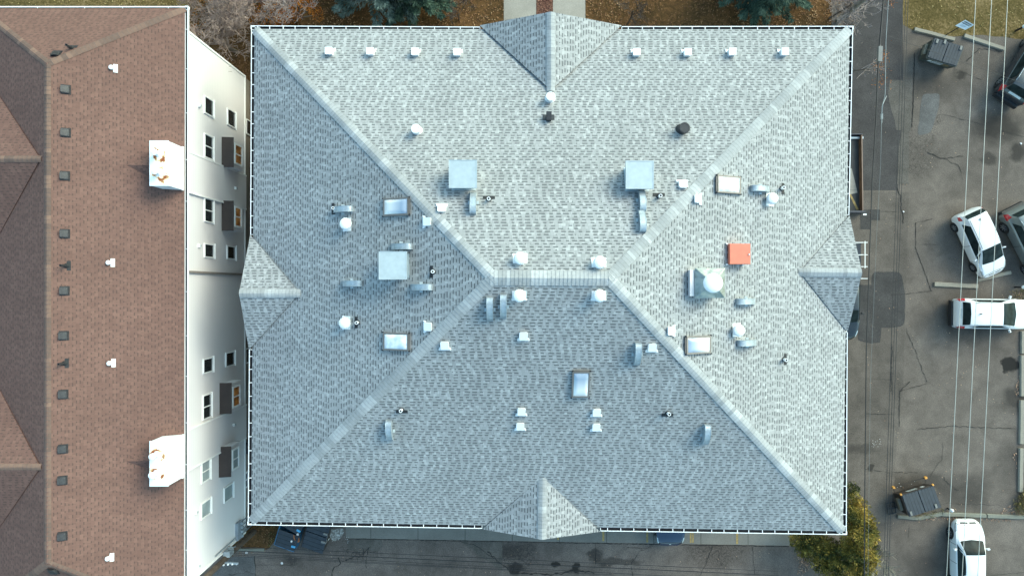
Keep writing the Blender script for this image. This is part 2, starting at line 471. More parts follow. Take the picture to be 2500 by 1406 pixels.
CR = [([(2232, 130), (2229, 260), (2226, 310)], .05, 1), ([(2222, 930), (2196, 955), (2195, 1040)], .04, 1),
      ([(2235, 543), (2235, 605), (2273, 710)], .035, 1), ([(2175, 720), (2210, 718), (2275, 710)], .03, 1), ([(2235, 545), (2275, 535)], .03, 1),
      ([(2237, 596), (2290, 598)], .02, .8), ([(2211, 800), (2235, 860), (2262, 932)], .03, 2.0), ([(2197, 955), (2262, 936)], .03, 1), ([(2178, 840), (2175, 955)], .045, 1),
      ([(2110, 1143), (2160, 1152), (2240, 1153)], .03, 1.5), ([(2115, 1010), (2180, 1011)], .03, 1), ([(2115, 923), (2175, 926)], .02, 1), ([(2135, 516), (2190, 517)], .02, 1),
      ([(2188, 455), (2198, 480), (2205, 545)], .05, 2), ([(2265, 372), (2300, 388), (2350, 382)], .04, 2), ([(2300, 388), (2340, 405), (2350, 440)], .025, 2),
      ([(2328, 168), (2395, 196)], .02, .6), ([(2298, 279), (2390, 302), (2500, 335)], .02, 1), ([(2360, 150), (2390, 120)], .05, 1.5), ([(2385, 118), (2440, 128)], .03, 2),
      ([(2200, 1250), (2240, 1245), (2310, 1228), (2440, 1232)], .02, 1.5), ([(2220, 1280), (2217, 1310)], .02, 1), ([(2303, 1165), (2318, 1185), (2340, 1196)], .03, 2),
      ([(2270, 1160), (2300, 1120), (2300, 1080)], .02, 2), ([(2420, 1403), (2500, 1396)], .02, .5), ([(2240, 1047), (2320, 1040), (2480, 1046)], .035, 2),
      ([(810, 1406), (815, 1385), (830, 1375), (826, 1360)], .05, 2), ([(885, 1335), (888, 1352), (900, 1335), (898, 1352)], .04, 2), ([(838, 1372), (860, 1360), (885, 1356)], .05, 3),
      ([(893, 1355), (895, 1385)], .04, 1.5), ([(622, 1357), (625, 1406)], .04, 1), ([(624, 1378), (720, 1378), (720, 1358)], .025, .8),
      ([(560, 1402), (600, 1396), (622, 1398)], .025, 2), ([(1190, 1345), (1215, 1370), (1250, 1395)], .06, 3), ([(1453, 1325), (1454, 1375)], .045, 1.5), ([(1595, 1330), (1560, 1345), (1540, 1378)], .025, 1.5),
      ([(1250, 1396), (1350, 1400), (1410, 1392), (1450, 1398)], .08, 3), ([(1540, 1382), (1545, 1406)], .04, 1), ([(1740, 1330), (1720, 1385), (1705, 1406)], .035, 2), ([(1838, 1335), (1842, 1400)], .03, 2),
      ([(1530, 1335), (1580, 1338), (1600, 1322)], .025, 1.5), ([(845, 1314), (1180, 1320), (1500, 1326), (1925, 1333)], .045, .7), ([(1100, 1316), (1160, 1330), (1220, 1372)], .03, 1.5)]
for k, (p, w, j) in enumerate(CR):
    crack(p, w * 1.0, k, j)
struct("pavement_crack", ck, M_crack)

# ------------------------------------------------------------------ roof materials
M_shG = shingles("grey_roof_shingles", [(0.0, (0.285, 0.292, 0.292)), (0.4, (0.312, 0.320, 0.319)), (0.75, (0.338, 0.345, 0.344)), (0.9, (0.366, 0.374, 0.372)), (1.0, (0.405, 0.413, 0.41))], (0.050, 0.054, 0.058))
M_shB = shingles("brown_roof_shingles", [(0.0, (0.150, 0.084, 0.068)), (0.5, (0.163, 0.092, 0.074)), (1.0, (0.180, 0.102, 0.081))], (0.080, 0.052, 0.045), tab=.26, tooth=.30, gapw=.4, band=.30, var=.07, seam=.25)
def capmat(name, tones):
    g = G(name)
    sep = g.n('ShaderNodeSeparateXYZ'); g.set(sep.inputs[0], g.n('ShaderNodeUVMap').outputs[0])
    w = g.n('ShaderNodeTexWhiteNoise', noise_dimensions='1D'); g.set(w.inputs['W'], g.m('FLOOR', sep.outputs[0]))
    c = g.ramp(w.outputs['Value'], tones)
    f = g.m('FRACT', sep.outputs[0])
    c = g.mix(g.m('MULTIPLY', g.m('LESS_THAN', f, .09), .3), c, (.08, .085, .09))
    gr = g.noise(8, 3)
    c = g.mix(1.0, c, g.ramp(gr, [(.3, (.9,) * 3), (.7, (1.08,) * 3)]), 'MULTIPLY')
    return g.out(c, .92, spec=.15)
M_capG = capmat("grey_cap_shingles", [(0, (.275, .285, .285)), (.4, (.325, .335, .333)), (.75, (.37, .38, .378)), (1, (.43, .44, .437))])
M_capB = capmat("brown_cap_shingles", [(0, (.125, .085, .070)), (.6, (.165, .105, .082)), (1, (.20, .125, .095))])
M_white = simple("white_painted_metal", (.80, .81, .80), .45, var=.03, spec=.4)
M_gutter = simple("white_gutter", (.82, .83, .83), .5, var=.02)
M_gutin = simple("trough_dirt_and_bore_shade", (.010, .010, .013), .9, var=.3, scale=2)
M_galv = simple("galvanised_metal", (.36, .41, .44), .42, metal=.35, var=.22, scale=5)
M_galv2 = simple("galvanised_cap_sheet", (.40, .46, .48), .5, metal=.15, var=.08, scale=4)
M_black = simple("black_metal", (.018, .019, .022), .45, var=.3)
M_blackp = simple("black_roof_plastic", (.030, .029, .031), .5, var=.3, scale=8)
M_rubber = simple("black_rubber_flashing", (.016, .017, .019), .7)
M_skyframe = simple("bronze_skylight_frame", (.20, .175, .155), .5, metal=.3, var=.15, scale=6)
M_red = simple("orange_red_box_paint", (.70, .20, .12), .55, var=.05)
M_whitesid = None

def siding(name, c, step=.2, ax=2):
    g = G(name)
    sep = g.n('ShaderNodeSeparateXYZ'); g.set(sep.inputs[0], g.pos())
    f = g.m('FRACT', g.m('DIVIDE', sep.outputs[ax], step))
    k = g.m('MULTIPLY', g.m('LESS_THAN', f, .14), .12)
    col = g.mix(g.rng(g.noise(.4, 4), .3, .7), tuple(q * .95 for q in c), c)
    col = g.mix(k, col, (.3, .3, .3))
    g.bump(f, .25, .012)
    return g.out(col, .6, spec=.3)
M_siding = siding("white_lap_siding", (.72, .695, .695))
M_sidingG = siding("grey_lap_siding", (.42, .40, .37))
M_trim = simple("white_trim", (.82, .82, .80), .5, var=.02)
M_bayroof = simple("dark_brown_bay_roof", (.050, .036, .032), .8, var=.15)
def glassmat(name, c=(.012, .016, .018), rough=.06, spec=.6, coat=.3):
    g = G(name)
    return g.out(g.mix(g.rng(g.noise(2.5, 2), .35, .65), c, tuple(q * 2.2 for q in c)), rough, spec=spec, coat=coat)
M_glass = glassmat("dark_window_glass")
M_blind = simple("closed_white_blind", (.30, .36, .37), .35, var=.15, scale=2, coat=.4)
g = G("warm_lit_window"); 
g.set(g.b.inputs['Emission Color'], g.ramp(g.noise(3.5, 3), [(.35, (.20, .08, .015)), (.55, (.75, .36, .08)), (.7, (1.0, .62, .22))])); g.b.inputs['Emission Strength'].default_value = .045
M_lit = g.out((.05, .03, .02), .2)

# skylight dome: acrylic with a blue-to-white sky reflection painted across it
g = G("skylight_painted_reflection")
sep = g.n('ShaderNodeSeparateXYZ'); g.set(sep.inputs[0], g.n('ShaderNodeTexCoord').outputs['Generated'])
M_sky = g.out(g.mix(g.rng(sep.outputs[0], .25, .75), (.30, .37, .46), (.72, .72, .70)), .12, spec=.6, coat=.5)
g = G("skylight_bright_reflection")
M_sky2 = g.out(g.mix(g.rng(g.noise(3.0, 3), .4, .62), (.60, .66, .72), (.88, .87, .84)), .10, spec=.6, coat=.5)  # brighter dome copy: pale sky reflection painted in as mottled colour

# white paint with rust stains
g = G("rust_stained_white_paint")
pos = g.pos()
n1 = g.noise(1.9, 5, rough=.6, dist=.8)
near = None
for fx, fy in ((374, 371), (376, 418), (370, 1115), (369, 1161)):      # rust gathers in rings round the four flues
    q_ = P(fx, fy, 10.8)
    dn = g.n('ShaderNodeVectorMath', operation='DISTANCE'); g.set(dn.inputs[0], pos); dn.inputs[1].default_value = (q_.x + .05, q_.y - .06, 10.34)
    near = dn.outputs['Value'] if near is None else g.m('MINIMUM', near, dn.outputs['Value'])
ring = g.m('SUBTRACT', 1.0, g.m('MULTIPLY', g.m('ABSOLUTE', g.m('SUBTRACT', near, .27)), 3.2))
n1 = g.m('ADD', g.m('MULTIPLY', n1, .75), g.m('MULTIPLY', ring, .25))
r1 = g.rng(n1, .60, .64)
n2 = g.rng(n1, .575, .60)
col = g.mix(n2, (.74, .78, .80), (.72, .52, .26))
col = g.mix(r1, col, (.27, .075, .025))
M_rust = g.out(col, .55, spec=.3)
g = G("weathered_hood_metal")
n1 = g.noise(2.2, 5, rough=.6, dist=.5)
M_hood = g.out(g.ramp(n1, [(.35, (.16, .17, .14)), (.5, (.30, .33, .31)), (.65, (.48, .46, .38))]), .35, metal=.3)

# ------------------------------------------------------------------ roofs as planes
ZE, ZR = 8.6, 14.05
TL, TR, BR, BL = P(613, 63, ZE), P(2083, 64, ZE), P(2067, 1305, ZE), P(605, 1281, ZE)
GW = .17
def inset(q, dx, dy): return q + Vector((dx * GW, dy * GW, 0))
tl, tr, br, bl = inset(TL, 1, -1), inset(TR, -1, -1), inset(BR, -1, 1), inset(BL, 1, 1)
RL, RR = P(1205, 678, ZR), P(1487, 680, ZR)
def plane(a, b, c):
    n = (b - a).cross(c - a).normalized()
    if n.z < 0: n = -n
    return n, a.copy()
def pz(pl, x, y):
    n, a = pl
    return a.z - (n.x * (x - a.x) + n.y * (y - a.y)) / n.z
RM = (RL + RR) / 2
GP = {'N': plane(tl, tr, RM), 'S': plane(bl, br, RM), 'W': plane(tl, bl, RL), 'E': plane(tr, br, RR)}
def zG(x, y): return min(pz(p, x, y) for p in GP.values())
# brown roof
BZE, BZR = 8.77, 11.3
bNE = P(460, 21, BZE); bRN = P(118, 155, BZR); bRS = P(111, 1375, BZR)
xE = P(459, 700, BZE).x
xR = P(114, 700, BZR).x
xE_ = xE - .15
xW = 2 * xR - xE_
yN = bNE.y; ySr = bRS.y
yS = ySr - (yN - bRN.y)
bNE, bNW = Vector((xE_, yN, BZE)), Vector((xW, yN, BZE))
bSE, bSW = Vector((xE_ - .04, yS, BZE)), Vector((xW, yS, BZE))
bRN, bRS = Vector((xR, bRN.y, BZR)), Vector((xR, ySr, BZR))
BP = {'E': plane(bNE, bSE, bRN), 'W': plane(bNW, bSW, bRN), 'N': plane(bNE, bNW, bRN), 'S': plane(bSE, bSW, bRS)}
def zB(x, y): return min(pz(p, x, y) for p in BP.values())

def roofuv(pts, n, org=None):
    down = Vector((n.x, n.y, 0)).normalized()
    along = Vector((-down.y, down.x, 0))
    up = n.cross(along)
    if up.z < 0: up = -up
    return [(Vector(p).dot(along) + 200, (Vector(p) - (org or Vector((0, 0, 0)))).dot(up) + 145 * 3) for p in pts]
def roofpoly(mb, pts, org):
    n, _ = plane(*[Vector(p) for p in pts[:3]])
    f = tuple(range(len(pts)))
    a = (Vector(pts[1]) - Vector(pts[0])).cross(Vector(pts[2]) - Vector(pts[0]))
    uv = roofuv(pts, n, org)
    if a.z < 0:
        f = f[::-1]; uv = uv[::-1]
    mb.add(pts, [f], 0, [uv])

def caps(mb, A, B, zf, w=.24, L=.165, lift=.028):
    """overlapping cap shingles folded over a ridge or hip from low end A to high end B"""
    A, B = Vector(A), Vector(B)
    hd = Vector((B.x - A.x, B.y - A.y, 0)); Lh = hd.length; hd.normalize()
    s = Vector((-hd.y, hd.x, 0))
    k = int(Lh / L)
    r = random.Random(int(abs(A.x * 31 + A.y * 17)) + 5)
    idx = r.randint(0, 999)
    for i in range(k):
        t0, t1 = i * Lh / k, (i + 1) * Lh / k + .03
        if r.random() < .5 or i == 0: idx += 1
        row = []
        for t, lf in ((t0, lift + .014), (t1, lift)):
            c = Vector((A.x, A.y, 0)) + hd * t
            ps = []
            for q in (-w, -w * .5, 0, w * .5, w):
                x, y = c.x + s.x * q, c.y + s.y * q
                z = zf(x, y)
                if q == 0: z -= .012
                ps.append(Vector((x, y, z + lf)))
            row.append(ps)
        vs = row[0] + row[1]
        fs, uvs = [], []
        fr = 0.02 if True else 0
        for j in range(4):
            fs.append((j, j + 1, 5 + j + 1, 5 + j)[::-1])
            u0, u1 = idx + 0.02, idx + .98
            a = idx + .03; b = idx + .6
            uvs.append([(b, 0), (b, 0), (a, 0), (a, 0)] if False else [(b, 0), (b, 0), (a, 0), (a, 0)])
        # butt face
        lows = [p - Vector((0, 0, .03)) for p in row[0]]
        vs = vs + lows
        for j in range(4):
            fs.append((10 + j, 10 + j + 1, j + 1, j)[::-1]); uvs.append([(idx + .05, 0)] * 4)
        mb.add(vs, fs, 0, uvs)

def gutter(parent, a, b, out, lip=.036, name="gutter", every=.62, dark=M_gutin, white=M_gutter, lab=None, width=None, z0=0.0, hang=.032):
    """open box gutter from a to b at the eave; a, b are its outer top edge"""
    a, b = Vector(a), Vector(b); out = Vector(out)
    d = (b - a).normalized(); w = width or GW
    mb = MB()
    up = Vector((0, 0, 1))
    def strip(off0, off1, z0_, z1_, mi):
        p = [a + out * off0 + up * z0_, b + out * off0 + up * z0_, b + out * off1 + up * z0_, a + out * off1 + up * z0_]
        q = [x + up * (z1_ - z0_) for x in p]
        mb.add(p + q, [(3, 2, 1, 0), (4, 5, 6, 7), (0, 1, 5, 4), (1, 2, 6, 5), (2, 3, 7, 6), (3, 0, 4, 7)], mi)
    strip(-lip, 0, -.13, .0, 0)
    strip(-w + .004, -lip - .008, -.13, -.10, 1)
    strip(-lip - .007, -lip - .001, -.13, -.012, 1)
    strip(-w - .03, -w + .002, -.14, -.045, 0)
    n = max(1, int((b - a).length / every))
    r = random.Random(int(abs(a.x * 7 + a.y * 3)))
    for i in range(n):
        t = (i + .5 + r.uniform(-.08, .08)) / n
        c = a.lerp(b, t)
        mb.beam(c - out * (lip + .001) - up * .012, c - out * (w - .003) - up * .012, hang, .02, 0)
    for e, sg in ((a, -1), (b, 1)):
        mb.beam(e - out * (w - .004) - up * .065 + d * sg * .012, e - up * .065 + d * sg * .012, .02, .128, 0)
    o = link(name, mb.mesh(name, [white, dark]), parent)
    if lab: o["label"] = lab
    return o
# ------------------------------------------------------------------ grey apartment building
BG = Vector((1.9, 0.4, 0))
grey = thing("apartment_building", "large apartment building under a light grey hipped shingle roof crowded with white vents", "building", BG)
def gp(name, mb, mats, smooth=False, par=None, label=None):
    par = par or grey
    o = link(name, mb.mesh(name, mats, smooth), par)
    o.location = -BG if par is grey else (0, 0, 0)
    if label: o["label"] = label
    return o

roof = MB()
pl = GP
roofpoly(roof, [tl, tr, RR, RL], Vector((0, 0, ZE)))
roofpoly(roof, [bl, br, RR, RL], Vector((0, 0, ZE)))
roofpoly(roof, [tl, RL, bl], Vector((0, 0, ZE)))
roofpoly(roof, [tr, RR, br], Vector((0, 0, ZE)))
def solid(o, th=.14):
    m = o.modifiers.new("thickness", 'SOLIDIFY'); m.thickness = th; m.offset = -1
    return o
R_ = gp("roof", roof, M_shG); solid(R_)

# walls (upper storeys), recessed ground floor on the parking side
wl = MB()
wl.box(((TL.x + TR.x) / 2, (12.2 - 11.2) / 2, 5.55), (TR.x - TL.x - 1.3, 23.4, 5.9))
wl.box(((TL.x + TR.x) / 2, (12.2 - 8.6) / 2, 1.3), (TR.x - TL.x - 1.3, 20.8, 2.6))
for k in range(7):
    wl.box((-11.2 + k * 4.5, -10.9, 1.3), (.3, .3, 2.6))
gp("wall", wl, M_sidingG)
for k in range(8):
    for s_, y in ((1, 12.2), (-1, -11.2)):
        for z in (4.1, 6.9):
            w_ = MB(); x = -9.5 + k * 3.3
            w_.box((x, y + s_ * .02, z), (1.25, .06, 1.25), mi=0)
            w_.box((x, y + s_ * .04, z), (1.1, .05, 1.1), mi=1)
            gp("window", w_, [M_trim, M_glass])
sf = MB()
sf.box(((TL.x + TR.x) / 2, (TL.y + BL.y) / 2, 8.42), (TR.x - TL.x - .5, TL.y - BL.y - .5, .06))
gp("soffit", sf, M_trim)

# gabled dormers over the middle of every side
def dormer(el, er, pk, inn, fax):
    mb = MB()
    up = Vector((0, 0, .03))
    el, er, pk, inn = el + up * .3, er + up * .3, pk + up, inn + up
    a = (pk - inn); a.z = 0; a.normalize()
    roofpoly(mb, [el, pk, inn], pk)
    roofpoly(mb, [er, pk, inn], pk)
    o = gp("dormer_roof", mb, M_shG); solid(o, .1)
    m2 = MB()
    b = -a * .35 - Vector((0, 0, .12))
    m2.poly([el + b, er + b, pk + b]); m2.poly([el + b - a * .1, pk + b - a * .1, er + b - a * .1])
    gp("gable_wall", m2, M_sidingG)
    wdt = (er - el); wdt.z = 0; s = wdt.normalized(); hw = wdt.length / 2
    sl = (pk.z - el.z) / hw
    mid = (el + er) / 2
    def zf(x, y):
        d = abs((Vector((x, y, 0)) - Vector((pk.x, pk.y, 0))).dot(s))
        return pk.z - d * sl
    m3 = MB(); caps(m3, pk, inn, zf, w=.2, lift=.02)
    gp("ridge_cap", m3, M_capG)
def pk_at(px, py, axis, val):
    """height at which the pixel ray crosses the plane axis=val"""
    k = ((px - 1250) if axis == 0 else (703 - py)) / F
    z = H - val / k
    return P(px, py, z)
el, er = P(1171, 63, ZE), P(1518, 63, ZE); pk = pk_at(1345, 30, 1, el.y)
inn = P(1345, 221, pk.z); dormer(el, er, pk, inn, 1)
el, er = P(1178, 1291, ZE), P(1465, 1297, ZE); pk = pk_at(1323, 1316, 1, (el.y + er.y) / 2)
inn = P(1325, 1163, pk.z); dormer(el, er, pk, inn, 1)
el, er = P(611, 573, ZE), P(608, 853, ZE); pk = pk_at(584, 716, 0, (el.x + er.x) / 2)
inn = P(732, 716, pk.z); dormer(el, er, pk, inn, 0)
el, er = P(2074, 526, ZE), P(2069, 811, ZE); pk = pk_at(2104, 666, 0, (el.x + er.x) / 2)
inn = P(1952, 664, pk.z); dormer(el, er, pk, inn, 0)

for A, B in ((tl, RL), (bl, RL), (tr, RR), (br, RR)):
    m = MB(); caps(m, A, B, zG); gp("hip_cap", m, M_capG)
m = MB(); caps(m, RL + (RL - RR).normalized() * .15, RR + (RR - RL).normalized() * .15, zG, w=.31); gp("ridge_cap", m, M_capG)

def gl(a, b, out):
    o = gutter(grey, a, b, out); o.location = -BG
gl(P(613, 63, ZE), P(1171, 66, ZE), (0, 1, 0)); gl(P(1519, 65, ZE), P(2083, 64, ZE), (0, 1, 0))
gl(P(2083, 67, ZE), P(2073.5, 524, ZE), (1, 0, 0)); gl(P(2069.5, 812, ZE), P(2067, 1302, ZE), (1, 0, 0))
gl(P(605, 1281, ZE), P(1176, 1290, ZE), (0, -1, 0)); gl(P(1467, 1296, ZE), P(2067, 1305, ZE), (0, -1, 0))
gl(P(613, 66, ZE), P(611, 572, ZE), (-1, 0, 0)); gl(P(608, 854, ZE), P(605, 1278, ZE), (-1, 0, 0))

# ---- roof fixtures
FACES = {'N': Vector((0, 1, 0)), 'S': Vector((0, -1, 0)), 'W': Vector((-1, 0, 0)), 'E': Vector((1, 0, 0))}
def on_roof(px, py, h, zf=zG, planes=GP):
    z = 11.0
    for _ in range(40):
        p = P(px, py, z); z = zf(p.x, p.y) + h
    p = P(px, py, z)
    f = min(planes, key=lambda k: pz(planes[k], p.x, p.y))
    d = FACES[f]
    n = planes[f][0]
    sl = math.hypot(n.x, n.y) / n.z
    return Vector((p.x, p.y, z - h)), math.atan2(d.y, d.x), sl
_cache = {}
def fixture(kind, px, py, h, build, label=None, par=None, B=None, zf=zG, planes=GP, rz=None, tilt=None):
    par = par or grey; B = B if B is not None else BG
    base, phi, sl = on_roof(px, py, h, zf, planes)
    if tilt is not None: phi = tilt
    key = (kind, round(sl, 2) if par is not grey else 0)
    if key not in _cache:
        _cache[key] = build(sl if par is not grey else .445)
    parts = _cache[key]
    root = link(parts[0][0], parts[0][1], par, base - B, phi)
    for nm, me in parts[1:]:
        link(nm, me, root)
    if label: root["label"] = label
    return root

def flange(sl, x0, x1, y0, y1, t=.02, z0=.004):
    """thin plate lying on the slope (z = -sl*x)"""
    m = MB()
    vs = []
    for z in (z0, z0 + t):
        for x, y in ((x0, y0), (x1, y0), (x1, y1), (x0, y1)):
            vs.append((x, y, z - sl * x))
    m.add(vs, [(3, 2, 1, 0), (4, 5, 6, 7), (0, 1, 5, 4), (1, 2, 6, 5), (2, 3, 7, 6), (3, 0, 4, 7)])
    return m
def skirted(m, pts, sl, ztop, mi=0, taper=1.0, tl_=0.0):
    """vertical walled shape whose foot follows the slope and whose top sits ztop above it (tilted by tl_*slope)"""
    n = len(pts)
    lo = [(x, y, -sl * x - .03) for x, y in pts]
    hi = [(x * taper, y * taper, ztop - sl * x * tl_) for x, y in pts]
    m.add(lo + hi, [tuple(range(n - 1, -1, -1)), tuple(range(n, 2 * n))] + [(i, (i + 1) % n, n + (i + 1) % n, n + i) for i in range(n)], mi)
def rrect(hx, hy, r, k=4):
    out = []
    for cx, cy, a0 in ((hx - r, hy - r, 0), (-hx + r, hy - r, 90), (-hx + r, -hy + r, 180), (hx - r, -hy + r, 270)):
        for i in range(k + 1):
            a = math.radians(a0 + 90 * i / k)
            out.append((cx + r * math.cos(a), cy + r * math.sin(a)))
    return out

def b_tallbox(sl):
    m = MB(); skirted(m, rrect(.155, .155, .02, 2), sl, .30)
    m.box((0, 0, .315), (.34, .35, .035))
    f = flange(sl, .06, .24, -.23, .23)
    for s in (-1, 1): f.box((.22, s * .22, -.05), (.05, .05, .05))
    return [("box_vent", m.mesh("box_vent", M_white)), ("flange", f.mesh("flange", M_white))]
def b_lowvent(sl):
    m = MB()
    skirted(m, rrect(.17, .17, .05), sl, .12, tl_=1.0)
    skirted(m, rrect(.185, .185, .06), sl, .17, tl_=1.0, taper=.94)
    f = flange(sl, .08, .21, -.25, .25)
    for s in (-1, 1): f.box((.17, s * .24, -.17 * sl + .04), (.07, .05, .05))
    return [("low_vent", m.mesh("low_vent", M_white, True)), ("flange", f.mesh("flange", M_white))]
def b_turbine(sl):
    m = MB()
    m.cyl((0, 0, -.05), (0, 0, .2), .15, n=16)
    n = 20
    vs, fs = [], []
    prof = [(.15, .18), (.235, .22), (.262, .30), (.258, .37), (.21, .43), (.12, .465), (.03, .475)]
    for r, z in prof:
        for i in range(n * 2):
            a = 2 * math.pi * i / (n * 2)
            q = r * (1 + (.045 if i % 2 else -.02) * (1 if .2 < r else .3))
            vs.append((q * math.cos(a + z * .8), q * math.sin(a + z * .8), z))
    N2 = n * 2
    for k in range(len(prof) - 1):
        for i in range(N2):
            fs.append((k * N2 + i, k * N2 + (i + 1) % N2, (k + 1) * N2 + (i + 1) % N2, (k + 1) * N2 + i))
    fs.append(tuple(range((len(prof) - 1) * N2, len(prof) * N2)))
    m.add(vs, fs)
    f = flange(sl, -.2, .22, -.30, .30, .015)
    for s in (-1, 1): f.box((.16, s * .29, -.05), (.08, .07, .03))
    return [("turbine_vent", m.mesh("turbine_vent", M_white)), ("flange", f.mesh("flange", M_white))]
def roundcap(mat, r=.2, h=.55):
    def b(sl):
        m = MB(); m.cyl((0, 0, -.12), (0, 0, h - .12), r * .88, n=20)
        c = MB(); c.lathe([(r * .95, h - .16), (r * 1.07, h - .15), (r * 1.07, h - .07), (r * 1.0, h - .035), (r * .8, h - .03), (r * .76, h - .045), (.02, h - .045)], 24)
        f = MB(); f.lathe([(r * 1.35, -.10), (r * 1.25, .0), (r * .9, .10)], 20)
        return [("round_vent", m.mesh("round_vent", mat, True)), ("cap", c.mesh("cap", mat, True)), ("flashing", f.mesh("flashing", mat, True))]
    return b
def b_goose(sl):
    m = MB(); m.box((-.05, 0, .12), (.26, .22, .5)); m.box((.1, 0, .3), (.2, .24, .16))
    f = flange(sl, -.12, .16, -.27, .27)
    return [("gooseneck_vent", m.mesh("gooseneck_vent", M_black)), ("flange", f.mesh("flange", M_black))]
def b_arch(sl, L=1.02, w=.25, hgt=.42):
    m = MB(); n = 18; vs = []
    for s in (-1, 1):
        for i in range(n + 1):
            a = math.pi * i / n
            x = -L / 2 * math.cos(a)
            z = hgt * math.sin(a) ** .8 - sl * x - .02
            vs.append((x, s * w / 2, z))
    fs = [(i, i + 1, n + 1 + i + 1, n + 1 + i) for i in range(n)]
    fs += [tuple(range(n, -1, -1)), tuple(range(n + 1, 2 * n + 2)), (0, n + 1, 2 * n + 1, n)]
    m.add(vs, fs)
    for s in (-1, 1):   # rolled edge
        m.tube([(-L / 2 * math.cos(math.pi * i / n), s * w / 2, hgt * math.sin(math.pi * i / n) ** .8 + sl * L / 2 * math.cos(math.pi * i / n) - .02) for i in range(n + 1)], .012, 4)
    f = MB()
    out = [("arched_vent", m.mesh("arched_vent", M_galv))]
    for s in (-1, 1):
        f = MB(); f.box((.02, s * (w / 2 + .06), .02), (.14, .09, .06)); out.append(("bracket", f.mesh("bracket", M_galv2)))
    return out
def b_bigbox(sl):
    m = MB(); skirted(m, [(.46, .46), (-.46, .46), (-.46, -.46), (.46, -.46)], sl, .74)
    c = MB(); c.box((0, 0, .80), (1.2, 1.2, .1))
    for s in (-1, 1): c.box((s * .585, 0, .856), (.03, 1.2, .012)); c.box((0, s * .585, .8565), (1.14, .03, .012))
    f = flange(sl, -.62, .5, -.52, .52, .02)
    leg = MB()
    for sx in (-1, 1):
        for sy in (-1, 1):
            leg.beam((sx * .5, sy * .5, -.5 * sx * sl), (sx * .5, sy * .5, .76), .04, .04)
    return [("exhaust_housing", m.mesh("exhaust_housing", M_galv)), ("cover", c.mesh("cover", M_galv2)), ("flashing", f.mesh("flashing", M_galv2)), ("leg", leg.mesh("leg", M_galv))]
def b_pipe(sl):
    m = MB(); r = .075
    m.lathe([(r, -.05), (r, .34), (r * .62, .34), (r * .6, .12), (.004, .12)], 14)
    f = flange(sl, .02, .17, -.26, .26, .012)
    k = MB(); k.lathe([(.13, -.05), (.11, .03), (.07, .12)], 14)
    i = MB(); i.cyl((0, 0, .325), (0, 0, .332), r * .66, n=12)  # black disc near the mouth stands in for shade inside the pipe
    return [("pipe_vent", m.mesh("pipe_vent", M_white)), ("flashing", f.mesh("flashing", M_rubber)), ("collar", k.mesh("collar", M_rubber)), ("bore_shade_disc", i.mesh("bore_shade_disc", M_gutin))]
def b_sky(mat):
    def b(sl):
        hx, hy = .60, .385
        fr = MB()
        T = .065
        def seg(x0, x1, y0, y1, z0, z1):
            vs = []
            for z in (z0, z1):
                for x, y in ((x0, y0), (x1, y0), (x1, y1), (x0, y1)):
                    vs.append((x, y, z - sl * x))
            fr.add(vs, [(3, 2, 1, 0), (4, 5, 6, 7), (0, 1, 5, 4), (1, 2, 6, 5), (2, 3, 7, 6), (3, 0, 4, 7)])
        seg(-hx, hx, -hy, -hy + T, -.02, .17); seg(-hx, hx, hy - T, hy, -.02, .17)
        seg(-hx, -hx + T, -hy + T, hy - T, -.02, .17); seg(hx - T, hx, -hy + T, hy - T, -.02, .17)
        seg(-hx - .06, -hx - .002, -hy + .05, hy - .05, -.02, .13)
        d = MB(); n = 10; vs = []
        for i in range(n + 1):
            for j in range(n + 1):
                x = (-1 + 2 * i / n) * (hx - T); y = (-1 + 2 * j / n) * (hy - T)
                e = min(1, min(1 - abs(-1 + 2 * i / n), 1 - abs(-1 + 2 * j / n)) * 2.2)
                vs.append((x, y, .15 + .09 * math.sin(e * math.pi / 2) - sl * x))
        d.add(vs, [(i * (n + 1) + j, (i + 1) * (n + 1) + j, (i + 1) * (n + 1) + j + 1, i * (n + 1) + j + 1) for i in range(n) for j in range(n)])
        out = [("skylight", fr.mesh("skylight", M_skyframe)), ("dome", d.mesh("dome", mat, True))]
        for sx in (-1, 1):
            for sy in (-1, 1):
                cl = MB(); cl.box((sx * (hx + .02), sy * (hy + .01), .08 - sl * sx * hx), (.07, .06, .08)); out.append(("clip", cl.mesh("clip", M_black)))
        return out
    return b
def b_hood(sl):
    m = MB(); skirted(m, [(.5, .55), (-.5, .55), (-.5, -.55), (.5, -.55)], sl, .7)
    s = .64
    h = MB()
    base = [(-s, -s, .70), (s, -s, .70), (s, s, .70), (-s, s, .70)]
    low = [(x, y, .64) for x, y, _ in base]
    t = .28; top = [(-t, -t, .98), (t, -t, .98), (t, t, .98), (-t, t, .98)]
    h.add(low + base + top, [(3, 2, 1, 0)] + [(i, (i + 1) % 4, 4 + (i + 1) % 4, 4 + i) for i in range(4)] + [(4 + i, 4 + (i + 1) % 4, 8 + (i + 1) % 4, 8 + i) for i in range(4)] + [(8, 9, 10, 11)])
    for i in range(4):
        h.beam(Vector(base[i]) + Vector((0, 0, .012)), Vector(top[i]) + Vector((0, 0, .012)), .03, .015)
    f = MB(); f.lathe([(.30, .95), (.30, 1.08), (.40, 1.10), (.415, 1.16), (.38, 1.22), (.25, 1.275), (.08, 1.30), (.01, 1.303)], 32)
    c = flange(sl, -.85, -.42, -.56, .56, .34)
    return [("kitchen_exhaust", m.mesh("kitchen_exhaust", M_galv2)), ("hood", h.mesh("hood", M_hood)), ("fan_cap", f.mesh("fan_cap", M_white, True)), ("cricket", c.mesh("cricket", M_siding))]
